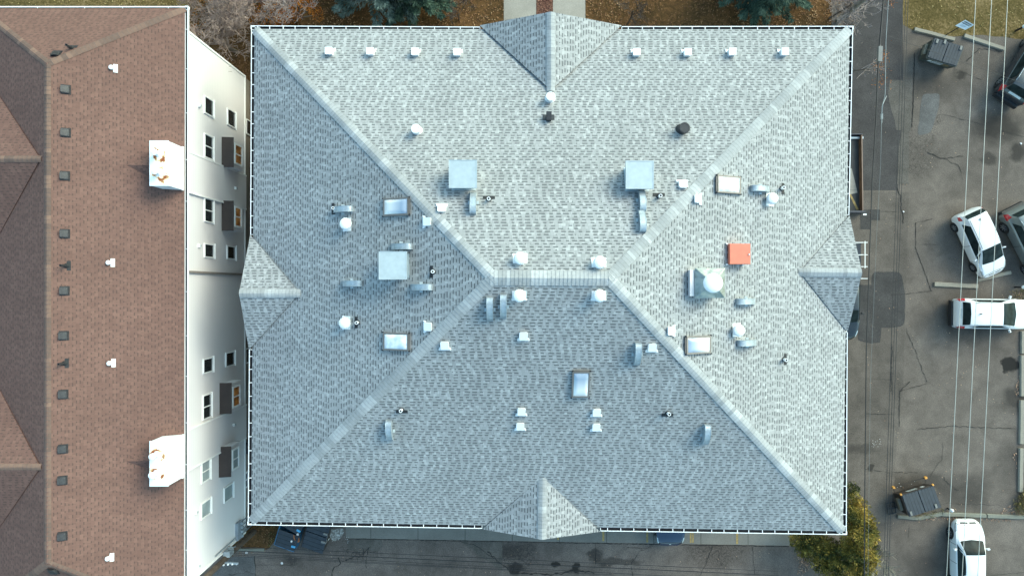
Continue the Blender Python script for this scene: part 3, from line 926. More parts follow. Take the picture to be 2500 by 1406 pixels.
def b_red(sl):
    m = MB(); m.box((.03, 0, .28), (.92, .90, .34))
    m.box((.035, 0, .458), (.90, .88, .016))
    b = MB(); skirted(b, [(.46, .42), (-.52, .42), (-.52, -.42), (.46, -.42)], sl, .108)
    k = MB()
    for x in (-.5, .34):
        for y in (-.46, .46): k.box((x, y, -sl * x + .05), (.07, .06, .1))
    k.box((.42, -.02, .49), (.04, .07, .05))
    return [("equipment_box", m.mesh("equipment_box", M_red)), ("base", b.mesh("base", M_galv2)), ("fastener", k.mesh("fastener", M_white))]

for x, y in ((802, 124), (903, 125), (1013, 126), (1116, 127), (1555, 127), (1680, 127), (1789, 126), (1917, 126)):
    fixture("tallbox", x, y, .32, b_tallbox)
for x, y in ((1078, 507), (1042, 541), (1044, 798), (1085, 844), (1278, 821), (1593, 849), (1640, 808), (1273, 1006), (1270, 1042), (1457, 1008), (1456, 1044), (1668, 449), (1705, 485)):
    fixture("lowvent", x, y, .16, b_lowvent)
for x, y in ((842, 546), (840, 789), (1270, 630), (1465, 640), (1268, 722), (1465, 722), (1888, 484), (1806, 807)):
    fixture("turbine", x, y, .45, b_turbine)
fixture("rcw", 1015, 315, .45, roundcap(M_white, .2)); fixture("rcw", 1344, 236, .45, roundcap(M_white, .2))
fixture("rcb", 1671, 313, .45, roundcap(M_blackp, .235), label="black round capped vent on the grey roof")
fixture("goose", 1340, 284, .3, b_goose)
for x, y in ((836, 511), (979, 602), (858, 692), (1028, 701), (1155, 495), (1568, 489), (1568, 538), (1858, 461), (1823, 736), (1826, 837), (1196, 755), (1229, 748), (1557, 865), (950, 1052), (1725, 1062)):
    fixture("arch", x, y, .2, b_arch)
for x, y in ((1130, 425), (1562, 427), (959, 648)):
    fixture("bigbox", x, y, .85, b_bigbox)
for x, y in ((813, 508), (1193, 485), (1613, 478), (1914, 458), (1056, 663), (870, 788), (978, 1003), (1634, 1011), (1920, 879)):
    fixture("pipe", x, y, .33, b_pipe)
fixture("sky", 966, 505, .12, b_sky(M_sky)); fixture("sky2", 966, 834, .12, b_sky(M_sky2)); fixture("sky2", 1780, 451, .12, b_sky(M_sky2))
fixture("sky", 1706, 842, .12, b_sky(M_sky)); fixture("sky", 1418, 939, .12, b_sky(M_sky))
fixture("hood", 1733, 691, .70, b_hood, label="big square exhaust hood with a white round fan cap")
fixture("red", 1805, 620, .45, b_red, label="orange red square equipment box on the grey roof")

# ------------------------------------------------------------------ brown-roofed building
BB = Vector(((xE + xW) / 2, -1, 0))
brown = thing("apartment_building", "white sided apartment building with a reddish brown shingle roof and two white chimneys", "building", BB)
def bp(name, mb, mats, smooth=False, par=None, label=None):
    o = link(name, mb.mesh(name, mats, smooth), par or brown)
    o.location = -BB if par is None else (0, 0, 0)
    if label: o["label"] = label
    return o
rf = MB(); O = Vector((0, 0, BZE))
roofpoly(rf, [bNE, bRN, bRS, bSE], O); roofpoly(rf, [bNW, bRN, bRS, bSW], O)
roofpoly(rf, [bNE, bNW, bRN], O); roofpoly(rf, [bSE, bSW, bRS], O)
solid(bp("roof", rf, M_shB))
for py, hwpx in ((388, 110), (1140, 118)):
    A = P(98, py, BZR - .12)
    hw = 5.0; sl = (BZR - .12 - BZE) / hw
    cg = MB()
    for s in (1, -1):
        zt = BZR - .12
        B_ = Vector((xW - 2.5, A.y, zt)); E0 = Vector((xW - 2.5, A.y + s * hw, BZE)); E1 = Vector((xW, A.y + s * hw, BZE + .02))
        roofpoly(cg, [A, B_, E0, E1], O)
    solid(bp("cross_gable", cg, M_shB), .1)
    zc = lambda x, y, A=A, sl=sl: BZR - .12 - abs(y - A.y) * sl
    m = MB(); caps(m, Vector((xW - 2.5, A.y, 0)), A, zc, w=.15, L=.2, lift=.012); bp("ridge_cap", m, M_capB)
    w2 = MB(); w2.box((xW - .9, A.y, 4.3), (3.6, hw * 1.85, 8.6)); bp("wing_wall", w2, M_siding)
for A, B in ((bNE, bRN), (bNW, bRN), (bSE, bRS), (bSW, bRS)):
    m = MB(); caps(m, A, B, zB, w=.17, L=.2, lift=.014); bp("hip_cap", m, M_capB)
m = MB(); caps(m, bRS, bRN, zB, w=.16, L=.2, lift=.014); bp("ridge_cap", m, M_capB)

XW = -16.05
wb = MB()
wy0, wy1 = -14.7, 12.72
wb.box(((xW + .5 + XW) / 2, (wy0 + wy1) / 2, (.95 + 8.72) / 2), (XW - xW - .5, wy1 - wy0, 8.72 - .95))
XC = -15.955
for y0, y1 in ((4.72, 6.72), (-9.0, -7.0)):
    wb.box(((XC + XW - .3) / 2, (y0 + y1) / 2, 4.85), (XC - XW + .3, y1 - y0, 7.7))
bp("wall", wb, M_siding)
tb = MB()
tb.box((XW + .012, wy1 - .03, 4.8), (.06, .10, 7.75)); tb.box((XW + .012, wy0 + .03, 4.8), (.06, .10, 7.75))
tb.box((XW - .01, (wy0 + wy1) / 2, .99), (.10, wy1 - wy0 + .06, .12))
for y in (4.72, 6.72, -9.0, -7.0): tb.box((XC + .006, y, 4.85), (.03, .08, 7.7))
bp("trim", tb, M_trim)
fb = MB(); fb.box(((xW + .5 + XW - .08) / 2, (wy0 + wy1) / 2, .46), (XW - xW - .58, wy1 - wy0 - .05, .92)); bp("foundation", fb, M_found)

def wz(px, x=XW): return H + x * F / (1250 - px)
def window(px0, px1, py0, py1, x=XW, bars=1, pane=None, name="window", fw=.055):
    z1, z0 = wz(px0 - 1.5, x), wz(px1 + 1.5, x)
    D = H - (z0 + z1) / 2
    ya, yb = (703 - py0) * D / F, (703 - py1) * D / F
    f = MB(); g_ = MB()
    yc, zc, w, h = (ya + yb) / 2, (z0 + z1) / 2, ya - yb, z1 - z0
    for s in (-1, 1):
        f.box((x + .03, yc + s * (w / 2 + fw / 2), zc), (.08, fw, h + 2 * fw)); f.box((x + .031, yc, zc + s * (h / 2 + fw / 2)), (.08, w, fw))
    if bars == 2: f.box((x + .025, yc, zc), (.06, .05, h))
    f.box((x + .05, yc, z0 - fw - .02), (.12, w + .2, .04))
    g_.box((x + .012, yc, zc), (.02, w, h))
    o = bp(name, f, M_trim)
    link("pane", g_.mesh("pane", pane or M_glass), o)
window(500, 517, 243, 280); window(556, 571, 272, 308)
window(500, 516.5, 333, 386, bars=2); window(500, 516.5, 488, 541, bars=2)
window(500, 518.5, 598, 627); window(555, 571, 603, 631)
window(497, 516, 876, 907); window(552, 569, 861, 891)
window(496, 512, 964, 1019, bars=2); window(493, 509, 1125, 1172, bars=2, pane=M_blind)
window(548, 565, 1186, 1218, pane=M_blind); window(492, 510.5, 1224, 1258, pane=M_blind)
window(602, 609.5, 296, 328, x=XW - .06); window(600, 606, 852, 884, x=XW - .06); window(596, 602, 1155, 1188, x=XW - .05, bars=2)
def bay(px0, px1, px2, pa0, pa1, pb0, pb1, pane):
    xf = XW + .55
    zt = wz(px1, xf); zb = wz(px2, xf) - .1; zw = wz(px0)
    y1, y0 = (703 - pb0) * (H - zt) / F, (703 - pb1) * (H - zt) / F
    r = MB(); o1, o2 = .06, .06
    vs = [(XW, y0 - o1, zw), (XW, y1 + o1, zw), (xf + o2, y1 + o1, zt), (xf + o2, y0 - o1, zt)]
    vs += [(a, b, c - .06) for a, b, c in vs]
    r.add(vs, [(3, 2, 1, 0)[::-1], (4, 5, 6, 7)[::-1], (0, 1, 5, 4), (1, 2, 6, 5), (2, 3, 7, 6), (3, 0, 4, 7)])
    b = MB(); b.box(((XW + xf) / 2 - .05, (y0 + y1) / 2, (zt + zb) / 2 - .07), (xf - XW - .1 + .1, y1 - y0, zt - zb - .02))
    o = bp("bay_window", b, M_siding)
    link("roof", r.mesh("roof", M_bayroof), o)
    f = MB(); g_ = MB()
    zc = zt - .12 - (zt - zb - .5) / 2 - .08; w = (y1 - y0) - .55; h = (zt - zb) - .75; yc = (y0 + y1) / 2
    x = xf + .0
    for s in (-1, 1):
        f.box((x + .03, yc + s * (w / 2 + .04), zc), (.08, .08, h + .16)); f.box((x + .031, yc, zc + s * (h / 2 + .04)), (.08, w, .08))
    f.box((x + .028, yc, zc), (.06, .06, h))
    g_.box((x + .012, yc, zc), (.02, w, h))
    link("frame", f.mesh("frame", M_trim), o); link("pane", g_.mesh("pane", pane), o)
bay(541, 567, 594, 0, 0, 338, 406, M_lit); bay(541, 567, 592, 0, 0, 493, 561, M_lit)
bay(536, 562, 589, 0, 0, 937, 1007, M_lit); bay(534, 561, 586, 0, 0, 1092, 1161, M_blind)

# chimneys
def chimney(y0, y1, stacks):
    m = MB(); zt = 10.3
    xa, xb = XC - .84, XC
    vs = [(xa, y0, zB(xa, y0) - .1), (xb, y0, 8.5), (xb, y1, 8.5), (xa, y1, zB(xa, y1) - .1), (xa, y0, zt), (xb, y0, zt), (xb, y1, zt), (xa, y1, zt)]
    m.add(vs, [(3, 2, 1, 0), (4, 5, 6, 7), (0, 1, 5, 4), (1, 2, 6, 5), (2, 3, 7, 6), (3, 0, 4, 7)])
    o = bp("chimney", m, M_white)
    c = MB(); c.box(((xa + xb) / 2, (y0 + y1) / 2, zt + .022), (xb - xa + .04, y1 - y0 + .04, .04))
    link("cap_plate", c.mesh("cap_plate", M_rust), o)
    t = MB(); t.box((xb + .012, (y0 + y1) / 2, 8.93), (.06, y1 - y0 + .06, .12)); link("flashing", t.mesh("flashing", M_white), o)
    for px, py in stacks:
        z = zt + .5
        q = P(px, py, z)
        s = MB(); s.cyl((q.x, q.y, zt + .03), (q.x, q.y, z - .08), .085, n=16)
        s.lathe([(.16, .04), (.14, .07), (.09, .10)], 16, (q.x, q.y, zt))
        s.lathe([(.12, -.14), (.15, -.10), (.15, -.01), (.13, .0), (.01, .012)], 18, (q.x, q.y, z))
        link("flue", s.mesh("flue", M_white, True), o)
    k = MB()   # shingled cricket on the upslope side
    a = Vector((xa + .02, y1 - .25, zB(xa, y1) + .0)); b = Vector((xa + .02, y0 + .25, zB(xa, y0) + .0))
    tpt = Vector((xa + .02, (y0 + y1) / 2, zB(xa, 0) + .52)); bk = Vector((xa - 1.35, (y0 + y1) / 2, zB(xa - 1.35, 0) + .01))
    roofpoly(k, [a, tpt, bk], tpt); roofpoly(k, [b, tpt, bk], tpt)
    link("cricket", k.mesh("cricket", M_shB), o)
chimney(4.75, 6.81, ((374, 371), (376, 418)))
chimney(-9.17, -7.11, ((370, 1115), (369, 1161)))

o = gutter(brown, (xE, yN + .1, BZE), (xE - .03, yS - .1, BZE), (1, 0, 0), lip=.03, every=2.1, hang=.02, width=.15); o.location = -BB
o = gutter(brown, (xW - .1, yN + .1, BZE), (xE, yN + .1, BZE), (0, 1, 0), lip=.055, every=2.0, hang=.02, width=.13); o.location = -BB
dsp = MB(); dsp.box((XW + .06, .80, 4.6), (.09, .11, 8.1)); bp("downspout", dsp, simple("brown_downspout", (.22, .19, .17), .5))
mt = MB()
for px, py in ((485, 258), (485, 600), (482, 1381), (477, 1250), (570, 460), (566, 1036)):
    z = wz(px); y = (703 - py) * (H - z) / F
    v = MB(); v.box((XW + (.14 if px > 565 else .05), y, z), (.1, .16, .2), mi=0); v.box((XW + (.20 if px > 565 else .11), y, z - .02), (.03, .1, .1), mi=1)
    bp("wall_vent", v, [M_white, M_galv])
# electric meters and conduits near the far corner
z1, z0 = wz(574), wz(586); ya, yb = (703 - 1268) * (H - z0) / F, (703 - 1309) * (H - z0) / F
M_panel = simple("grey_meter_cabinet", (.28, .32, .37), .45, metal=.3)
q = MB(); q.box((XW + .09, (ya + yb) / 2, (z0 + z1) / 2), (.18, ya - yb, z1 - z0), mi=0)
o = bp("meter_cabinet", q, M_panel)
for k in range(4):
    y = yb + (ya - yb) * (k + .5) / 4
    c = MB(); c.cyl((XW + .09, y, z0), (XW + .09, y, .05), .035, n=8); link("conduit", c.mesh("conduit", M_panel), o)
    c = MB(); c.cyl((XW + .18, y, z0 + .2), (XW + .27, y, z0 + .2), .09, n=14); link("meter", c.mesh("meter", M_galv), o)
cnd = MB(); cnd.cyl((XW + .05, wy0 + .25, .9), (XW + .05, wy0 + .25, 5.2), .045, n=8)
bp("conduit", cnd, M_galv)

# fixtures on the brown roof
def b_sqv(sl):
    m = MB(); skirted(m, rrect(.155, .185, .05), sl, .09, tl_=1.0, taper=.97)
    c = MB(); skirted(c, rrect(.165, .20, .06), sl, .13, tl_=1.0, taper=.72)
    f = flange(sl, -.17, .175, -.215, .215, .012)
    return [("box_vent", m.mesh("box_vent", M_blackp)), ("cap", c.mesh("cap", M_blackp, True)), ("flange", f.mesh("flange", M_rubber))]
def b_bpipe(sl):
    m = MB(); m.lathe([(.075, -.1), (.06, .1), (.055, .42), (.04, .42), (.035, .2), (.003, .2)], 14)
    f = flange(sl, .02, .16, -.22, .22, .012); f.lathe([(.13, -.05), (.08, .1)], 12)
    return [("pipe_vent", m.mesh("pipe_vent", M_blackp)), ("flashing", f.mesh("flashing", M_rubber))]
def b_wsm(sl):
    m = MB(); m.cyl((.02, 0, -.05), (.02, 0, .14), .09, n=14); m.lathe([(.11, .14), (.10, .17), (.01, .18)], 14, (.02, 0, 0))
    f = flange(sl, .05, .2, -.19, .19, .02)
    return [("small_vent", m.mesh("small_vent", M_white, True)), ("flange", f.mesh("flange", M_white))]
kw = dict(par=brown, B=BB, zf=zB, planes=BP)
for x, y in ((154, 216), (154, 322), (152, 428), (152, 570), (151, 710), (149, 820), (148, 964), (147, 1098), (146, 1175), (146, 1312), (131, 128), (124, 1398)):
    fixture("sqv", x, y, .2, b_sqv, **kw)
for x, y in ((147, 648), (142, 889), (161, 110)):
    fixture("bpipe", x, y, .42, b_bpipe, **kw)
for x, y in ((269, 164), (262, 641), (264, 887), (260, 1364)):
    fixture("wsm", x, y, .17, b_wsm, **kw)
# ------------------------------------------------------------------ cars
M_glassc = glassmat("tinted_car_glass", (.010, .015, .015), .22, .05, 0.0)
M_tyre = simple("tyre_rubber", (.014, .014, .015), .85)
M_rim = simple("alloy_rim", (.42, .43, .44), .35, metal=.8)
M_lampr = simple("red_tail_lamp", (.42, .012, .018), .2, coat=.5)
M_lampw = simple("clear_head_lamp", (.42, .45, .46), .15, metal=.4, coat=.6)
M_trimb = simple("black_car_plastic", (.016, .017, .019), .6)
M_plate = simple("licence_plate", (.55, .58, .56), .5)
def paint(name, c, coat=.6, rough=.35, metal=0.0):
    g = G(name)
    return g.out(g.mix(g.rng(g.noise(.8, 3), .3, .7), tuple(q * .96 for q in c), c), rough, metal=metal, coat=coat)
P_white = paint("white_car_paint", (.72, .73, .73))
P_dark = paint("dark_blue_grey_car_paint", (.020, .027, .034), rough=.25)
P_silver = paint("grey_green_car_paint", (.20, .22, .21), rough=.3, metal=.4)
P_navy = paint("navy_car_paint", (.014, .030, .062), rough=.25)
P_blk = paint("black_car_paint", (.008, .010, .011), rough=.25)

TK = [0, .12, .3, .48, .56, .62, .80, .88, 1.0]
def car_fn(st):
    X = [s[0] for s in st]
    def val(x, k):
        x = min(max(x, X[0]), X[-1])
        i = max(0, min(len(X) - 2, sum(1 for q in X if q <= x) - 1))
        h = X[i + 1] - X[i]; t = (x - X[i]) / h
        d = (st[i + 1][k] - st[i][k]) / h
        def sl(j):
            if j <= 0 or j >= len(X) - 1:
                return d
            a = (st[j][k] - st[j - 1][k]) / (X[j] - X[j - 1]); b = (st[j + 1][k] - st[j][k]) / (X[j + 1] - X[j])
            return 0 if a * b <= 0 else 2 * a * b / (a + b)
        m0, m1 = sl(i), sl(i + 1)
        return ((2*t**3-3*t*t+1) * st[i][k] + (t**3-2*t*t+t) * h * m0 + (-2*t**3+3*t*t) * st[i+1][k] + (t**3-t*t) * h * m1)
    def S(x, t, side=1):
        hw, zs, zb, zr, hr = (val(x, k) for k in range(1, 6))
        k = [(hw * .90, zs), (hw * .985, zs + .10), (hw, zs + (zb - zs) * .5), (hw * .99, zb - .10), (hw * .965, zb),
             (hw * .93 if zr - zb > .2 else hw * .90, zb + min(.03, (zr - zb) * .3)), (hr, zr - max(.015, (zr - zb) * .06)), (hr * .86, zr - .005), (0, zr + .02)]
        i = max(0, min(7, sum(1 for q in TK if q <= t) - 1))
        u = (t - TK[i]) / (TK[i + 1] - TK[i])
        y = k[i][0] + (k[i + 1][0] - k[i][0]) * u
        z = k[i][1] + (k[i + 1][1] - k[i][1]) * u
        return Vector((x, y * side, z))
    return S
def make_car(name, label, st, pm, L, cen, heading, mirrors=None, rails=False, glass=(), lamps=(), wheels=(), wr=.33, extra=(), ws=None, rw=None, antenna=None, plate=None, spoiler=None, dark_low=True):
    S = car_fn(st)
    root = thing(name, label, "car", (cen[0], cen[1], 0), heading)
    mb = MB(); ox = L / 2
    xs = []
    for i in range(len(st) - 1):
        n = max(2, int((st[i + 1][0] - st[i][0]) / .1))
        xs += [st[i][0] + (st[i + 1][0] - st[i][0]) * k / n for k in range(n)]
    xs.append(st[-1][0])
    ts = []
    for i in range(8):
        ts += [TK[i], (TK[i] + TK[i + 1]) / 2]
    ts.append(1.0)
    ring = len(ts) * 2 - 1
    vs = []
    for x in xs:
        vs += [S(x, t, 1) for t in ts] + [S(x, t, -1) for t in ts[-2::-1]]
    vs = [(v.x - ox, v.y, v.z) for v in vs]
    fs = []
    for i in range(len(xs) - 1):
        for j in range(ring):
            fs.append((i * ring + j, i * ring + (j + 1) % ring, (i + 1) * ring + (j + 1) % ring, (i + 1) * ring + j))
    fs += [tuple(range(ring - 1, -1, -1)), tuple(range((len(xs) - 1) * ring, len(xs) * ring))]
    mb.add(vs, fs)
    me = mb.mesh("body", pm, True)
    import bmesh
    bm = bmesh.new(); bm.from_mesh(me); bmesh.ops.recalc_face_normals(bm, faces=bm.faces); bm.to_mesh(me); bm.free()
    body = link("body", me, root)
    cut = MB()
    for wx in wheels:
        for s in (-1, 1):
            cut.cyl((wx - ox, s * .55, wr + .01), (wx - ox, s * 1.2, wr + .01), wr + .055, n=28)
    cme = cut.mesh("cut", M_trimb)
    bm = bmesh.new(); bm.from_mesh(cme); bmesh.ops.recalc_face_normals(bm, faces=bm.faces); bm.to_mesh(cme); bm.free()
    co = bpy.data.objects.new("cut", cme); C.objects.link(co)
    co.parent = root
    mo = body.modifiers.new("arches", 'BOOLEAN'); mo.object = co; mo.operation = 'DIFFERENCE'; mo.solver = 'EXACT'
    bpy.context.view_layer.update()
    dg = bpy.context.evaluated_depsgraph_get()
    nm = bpy.data.meshes.new_from_object(body.evaluated_get(dg))
    body.modifiers.clear()
    if len(nm.polygons) > 50: body.data = nm
    bpy.data.objects.remove(co)
    def patch(nm_, x0b, x1b, x0t, x1t, t0, t1, mat, sides=(1, -1), off=.007, par=root, n=10, full=False):
        for s in ((1,) if full else sides):
            m = MB()
            M_ = 12 if full else 6
            pts = []
            for i in range(n + 1):
                for j in range(M_ + 1):
                    q = j / M_
                    if full:
                        tt = t0 + (t1 - t0) * (1 - abs(2 * q - 1)); side = 1 if q <= .5 else -1
                        w = 1 - abs(2 * q - 1)
                    else:
                        tt = t0 + (t1 - t0) * q; side = s; w = q
                    a = x0b + (x0t - x0b) * w; b = x1b + (x1t - x1b) * w
                    x = a + (b - a) * i / n
                    p = S(x, tt, side)
                    e = .01
                    dx = S(x + e, tt, side) - S(x - e, tt, side)
                    dt = S(x, min(1, tt + .01), side) - S(x, tt - .01, side)
                    nn = dx.cross(dt).normalized()
                    c = Vector((x, 0, .7))
                    if nn.dot(p - c) < 0: nn = -nn
                    p = p + nn * off
                    pts.append((p.x - ox, p.y, p.z))
            m.add(pts, [(i * (M_ + 1) + j, (i + 1) * (M_ + 1) + j, (i + 1) * (M_ + 1) + j + 1, i * (M_ + 1) + j + 1) for i in range(n) for j in range(M_)])
            link(nm_, m.mesh(nm_, mat, True), par)
    if ws: patch("windshield", ws[0], ws[1], ws[2], ws[3], ws[4], 1, M_glassc, full=True)
    if rw: patch("rear_window", rw[0], rw[1], rw[2], rw[3], rw[4], 1, M_glassc, full=True)
    for q in glass: patch("side_window", *q, M_glassc)
    for xs_ in (L * .46, L * .70): patch("door_seam", xs_, xs_ + .022, xs_, xs_ + .022, .12, .57, M_trimb, n=1, off=.004)
    patch("hood_seam", L * .965, L * .97, L * .94, L * .946, .5, 1, M_trimb, full=True, n=1, off=.004)
    for q in lamps: patch(q[0], *q[1:7], q[7], off=.009)
    for q in extra: patch(*q)
    for wx in wheels:
        for s in (-1, 1):
            y = s * (st[len(st) // 2][1] - .005)
            t = MB(); t.cyl((wx - ox, y - s * .22, wr), (wx - ox, y, wr), wr, n=28)
            w = link("wheel", t.mesh("wheel", M_tyre), root)
            r_ = MB(); r_.cyl((wx - ox, y - s * .05, wr), (wx - ox, y + s * .004, wr), wr * .66, wr * .60, n=24, cap=False)
            r_.cyl((wx - ox, y - s * .05, wr), (wx - ox, y - s * .045, wr), wr * .64, n=24)
            for k in range(7):
                a = 2 * math.pi * k / 7
                r_.beam((wx - ox, y + s * .006, wr), (wx - ox + math.cos(a) * wr * .6, y + s * .006, wr + math.sin(a) * wr * .6), .045, .02, up=Vector((0, 1, 0)))
            link("rim", r_.mesh("rim", M_rim), w)
    hwm = max(s[1] for s in st)
    if mirrors:
        for s in (-1, 1):
            m = MB(); m.cyl((mirrors[0] - ox, s * hwm * .93, mirrors[1]), (mirrors[0] - ox, s * (hwm + .10), mirrors[1] + .02), .03, n=6)
            m.box((mirrors[0] - ox - .02, s * (hwm + .11), mirrors[1] + .05), (.09, .19, .12), s * -.35, taper=.75)
            link("mirror", m.mesh("mirror", mirrors[2] if len(mirrors) > 2 else pm, True), root)
    if rails:
        for s in (-1, 1):
            m = MB()
            a, b = rails
            pts = [(a - ox, s * (S(a, .8).y - .02), S(a, .8).z - .0), (a + .15 - ox, s * (S(a + .15, .8).y - .02), S(a + .15, .8).z + .06),
                   (b - .15 - ox, s * (S(b - .15, .8).y - .02), S(b - .15, .8).z + .06), (b - ox, s * (S(b, .8).y - .02), S(b, .8).z)]
            m.tube(pts, .018, 6); link("roof_rail", m.mesh("roof_rail", M_galv), root)
    if rails:
        m = MB(); m.box((-ox - .02, 0, .46), (.20, 1.56, .30), taper=.94); link("rear_bumper", m.mesh("rear_bumper", M_trimb), root)
    if antenna:
        m = MB(); m.beam((antenna[0] - ox, antenna[1], S(antenna[0], 1).z), (antenna[0] - ox - .14, antenna[1], S(antenna[0], 1).z + .05), .05, .05)
        link("antenna", m.mesh("antenna", M_trimb), root)
    return root

hatch = [(0, .62, .36, .76, .80, .52), (.06, .77, .28, .90, .99, .62), (.14, .82, .24, .98, 1.18, .62), (.36, .84, .22, .99, 1.48, .60), (.8, .85, .22, .98, 1.53, .62), (1.4, .85, .22, .97, 1.54, .62),
         (2.0, .85, .22, .94, 1.52, .62), (2.35, .845, .22, .92, 1.46, .62), (3.42, .835, .22, .90, .99, .72), (3.75, .81, .24, .83, .89, .66), (4.02, .73, .27, .70, .75, .58), (4.2, .52, .33, .55, .58, .42)]
c = Vector((28.36, 2.72, 0))
make_car("parked_car", "small white hatchback parked nose in against a loose concrete wheel stop", hatch, P_white, 4.2, c, math.radians(-65.2), mirrors=(2.85, .98),
         ws=(2.40, 3.24, 2.40, 3.36, .82), rw=(.15, .34, .13, .36, .80), glass=[(.55, 2.75, .80, 2.28, .62, .79), (2.72, 3.2, 2.52, 2.56, .63, .77)],
         lamps=[("headlight", 3.6, 4.05, 3.65, 3.98, .50, .62, M_lampw), ("taillight", .08, .30, .12, .36, .52, .68, M_lampr)],
         wheels=(.66, 3.34), wr=.30, antenna=(.7, 0), extra=[("roof_seam", .45, 2.3, .45, 2.3, .845, .865, M_trimb), ("grille", 4.05, 4.14, 4.05, 4.14, .9, .99, M_trimb)])
suv = [(0, .70, .42, .74, .78, .58), (.07, .84, .32, .95, 1.0, .70), (.20, .89, .28, 1.05, 1.18, .70), (.42, .905, .28, 1.08, 1.60, .66), (1.1, .91, .28, 1.07, 1.67, .67),
       (1.9, .91, .28, 1.04, 1.66, .67), (2.32, .91, .28, 1.03, 1.59, .66), (3.5, .90, .28, 1.01, 1.10, .74), (4.2, .87, .28, .94, 1.0, .70), (4.5, .78, .30, .80, .84, .62), (4.65, .60, .36, .62, .66, .46)]
kw2 = dict(ws=(2.36, 3.30, 2.36, 3.44, .82), rw=(.20, .38, .20, .42, .81), glass=[(.65, 3.05, .95, 2.3, .63, .77)],
           wheels=(.85, 3.75), wr=.36, rails=(.65, 2.15))
def lampset(): return [("headlight", 3.95, 4.5, 4.05, 4.4, .50, .62, M_lampw), ("taillight", .04, .46, .10, .30, .42, .72, M_lampr)]
make_car("parked_car", "white crossover with silver roof rails parked crosswise, its tail to the alley", suv, P_white, 4.65, (26.75 + 2.33, P(0, 766, .8).y), math.radians(-.8),
         mirrors=(3.1, 1.05), lamps=lampset(), antenna=(1.0, .0), extra=[("licence_plate", .13, .2, .13, .2, .94, 1.0, M_plate)], **kw2)
hd = math.radians(57.9); dv = Vector((math.cos(hd), math.sin(hd), 0))
c = P(2463, 243, .75) + dv * 2.35
make_car("parked_car", "dark blue grey sport utility car beside the grass, red tail lamps facing the lot", suv, P_dark, 4.65, c, hd,
         mirrors=(3.35, 1.05), lamps=lampset(), extra=[("licence_plate", .10, .18, .10, .18, .92, 1.0, M_plate), ("sunroof", 1.2, 2.2, 1.2, 2.2, .9, 1.0, simple("sunroof_glass", (.10, .14, .19), .1, coat=.6))], **kw2)
hd = math.radians(-63); dv = Vector((math.cos(hd), math.sin(hd), 0)); nv = Vector((-dv.y, dv.x, 0))
c = P(2451, 528, .8) + dv * 2.2 + nv * .85
make_car("parked_car", "grey sport utility car with light roof parked at the right edge of the lot", suv, P_silver, 4.65, c, hd,
         mirrors=(3.35, 1.05), lamps=lampset(), **kw2)
sedan = [(0, .62, .36, .78, .82, .50), (.12, .80, .27, .93, 1.0, .66), (.62, .87, .24, .97, 1.04, .68), (1.28, .895, .22, .98, 1.36, .58), (1.9, .90, .22, .97, 1.44, .57), (2.72, .90, .22, .96, 1.41, .60),
         (3.60, .89, .22, .93, .99, .74), (3.95, .86, .24, .86, .92, .70), (4.38, .77, .27, .72, .77, .62), (4.6, .55, .33, .55, .60, .46)]
kw3 = dict(ws=(2.78, 3.46, 2.78, 3.56, .83), rw=(.72, 1.24, .66, 1.32, .82), glass=[(1.2, 3.15, 1.6, 2.7, .62, .79), (3.1, 3.35, 2.9, 2.94, .62, .76)], wheels=(.82, 3.74), wr=.33)
ls3 = [("headlight", 3.95, 4.45, 4.05, 4.38, .50, .62, M_lampw), ("taillight", .08, .3, .1, .36, .5, .64, M_lampr)]
xc = 27.65
make_car("parked_car", "white sedan facing the long concrete kerb at the lower right", sedan, P_white, 4.6, (xc - .05, P(0, 1268, .6).y - 2.32), math.radians(90.5), mirrors=(3.0, .98), lamps=ls3,
         extra=[("grille", 4.42, 4.56, 4.42, 4.56, .88, .99, M_trimb)], **kw3)
make_car("parked_car", "dark navy car with only its rounded end poking out from under the eave", sedan, P_navy, 4.6, (P(1637, 0, .8).x, P(0, 1331, .6).y + 2.3), math.radians(-90), mirrors=(3.0, .98, M_trimb), lamps=ls3,
         extra=[("badge", 4.45, 4.5, 4.45, 4.5, .985, 1.0, M_plate)], **kw3)
make_car("parked_car", "black car mostly hidden under the right gable with one door mirror sticking out", sedan, P_blk, 4.6, (P(2097, 0, .8).x - .88, P(0, 829, .55).y + 2.3), math.radians(-91), mirrors=(3.0, .98, M_trimb), lamps=ls3, **kw3)

# ------------------------------------------------------------------ dumpsters
M_lid = simple("charcoal_plastic_lid", (.024, .032, .042), .55, var=.2, scale=4)
M_lidrib = simple("lid_groove", (.010, .014, .018), .7)
M_olive = simple("olive_painted_steel", (.050, .055, .045), .6, var=.3, scale=5)
M_brownst = simple("dark_brown_painted_steel", (.030, .022, .018), .6, var=.3)
M_tan = simple("tan_steel_sleeve", (.14, .13, .10), .6, var=.2)
M_blue = simple("blue_painted_steel", (.03, .13, .24), .5, var=.2)
M_bright = simple("light_blue_lid_latch", (.07, .34, .58), .5)
M_card = simple("torn_brown_cardboard", (.30, .11, .04), .8, var=.4, scale=6)
M_bag = simple("white_paper_scrap", (.6, .6, .6), .7)
M_orange = simple("rusty_orange_paint", (.55, .26, .05), .6, var=.25)
M_stick = simple("white_sticker", (.62, .66, .66), .5, var=.1)
M_ink = simple("dark_sticker_ink", (.03, .04, .05), .7)
M_grey = simple("grey_hinge_pad", (.17, .17, .16), .7)
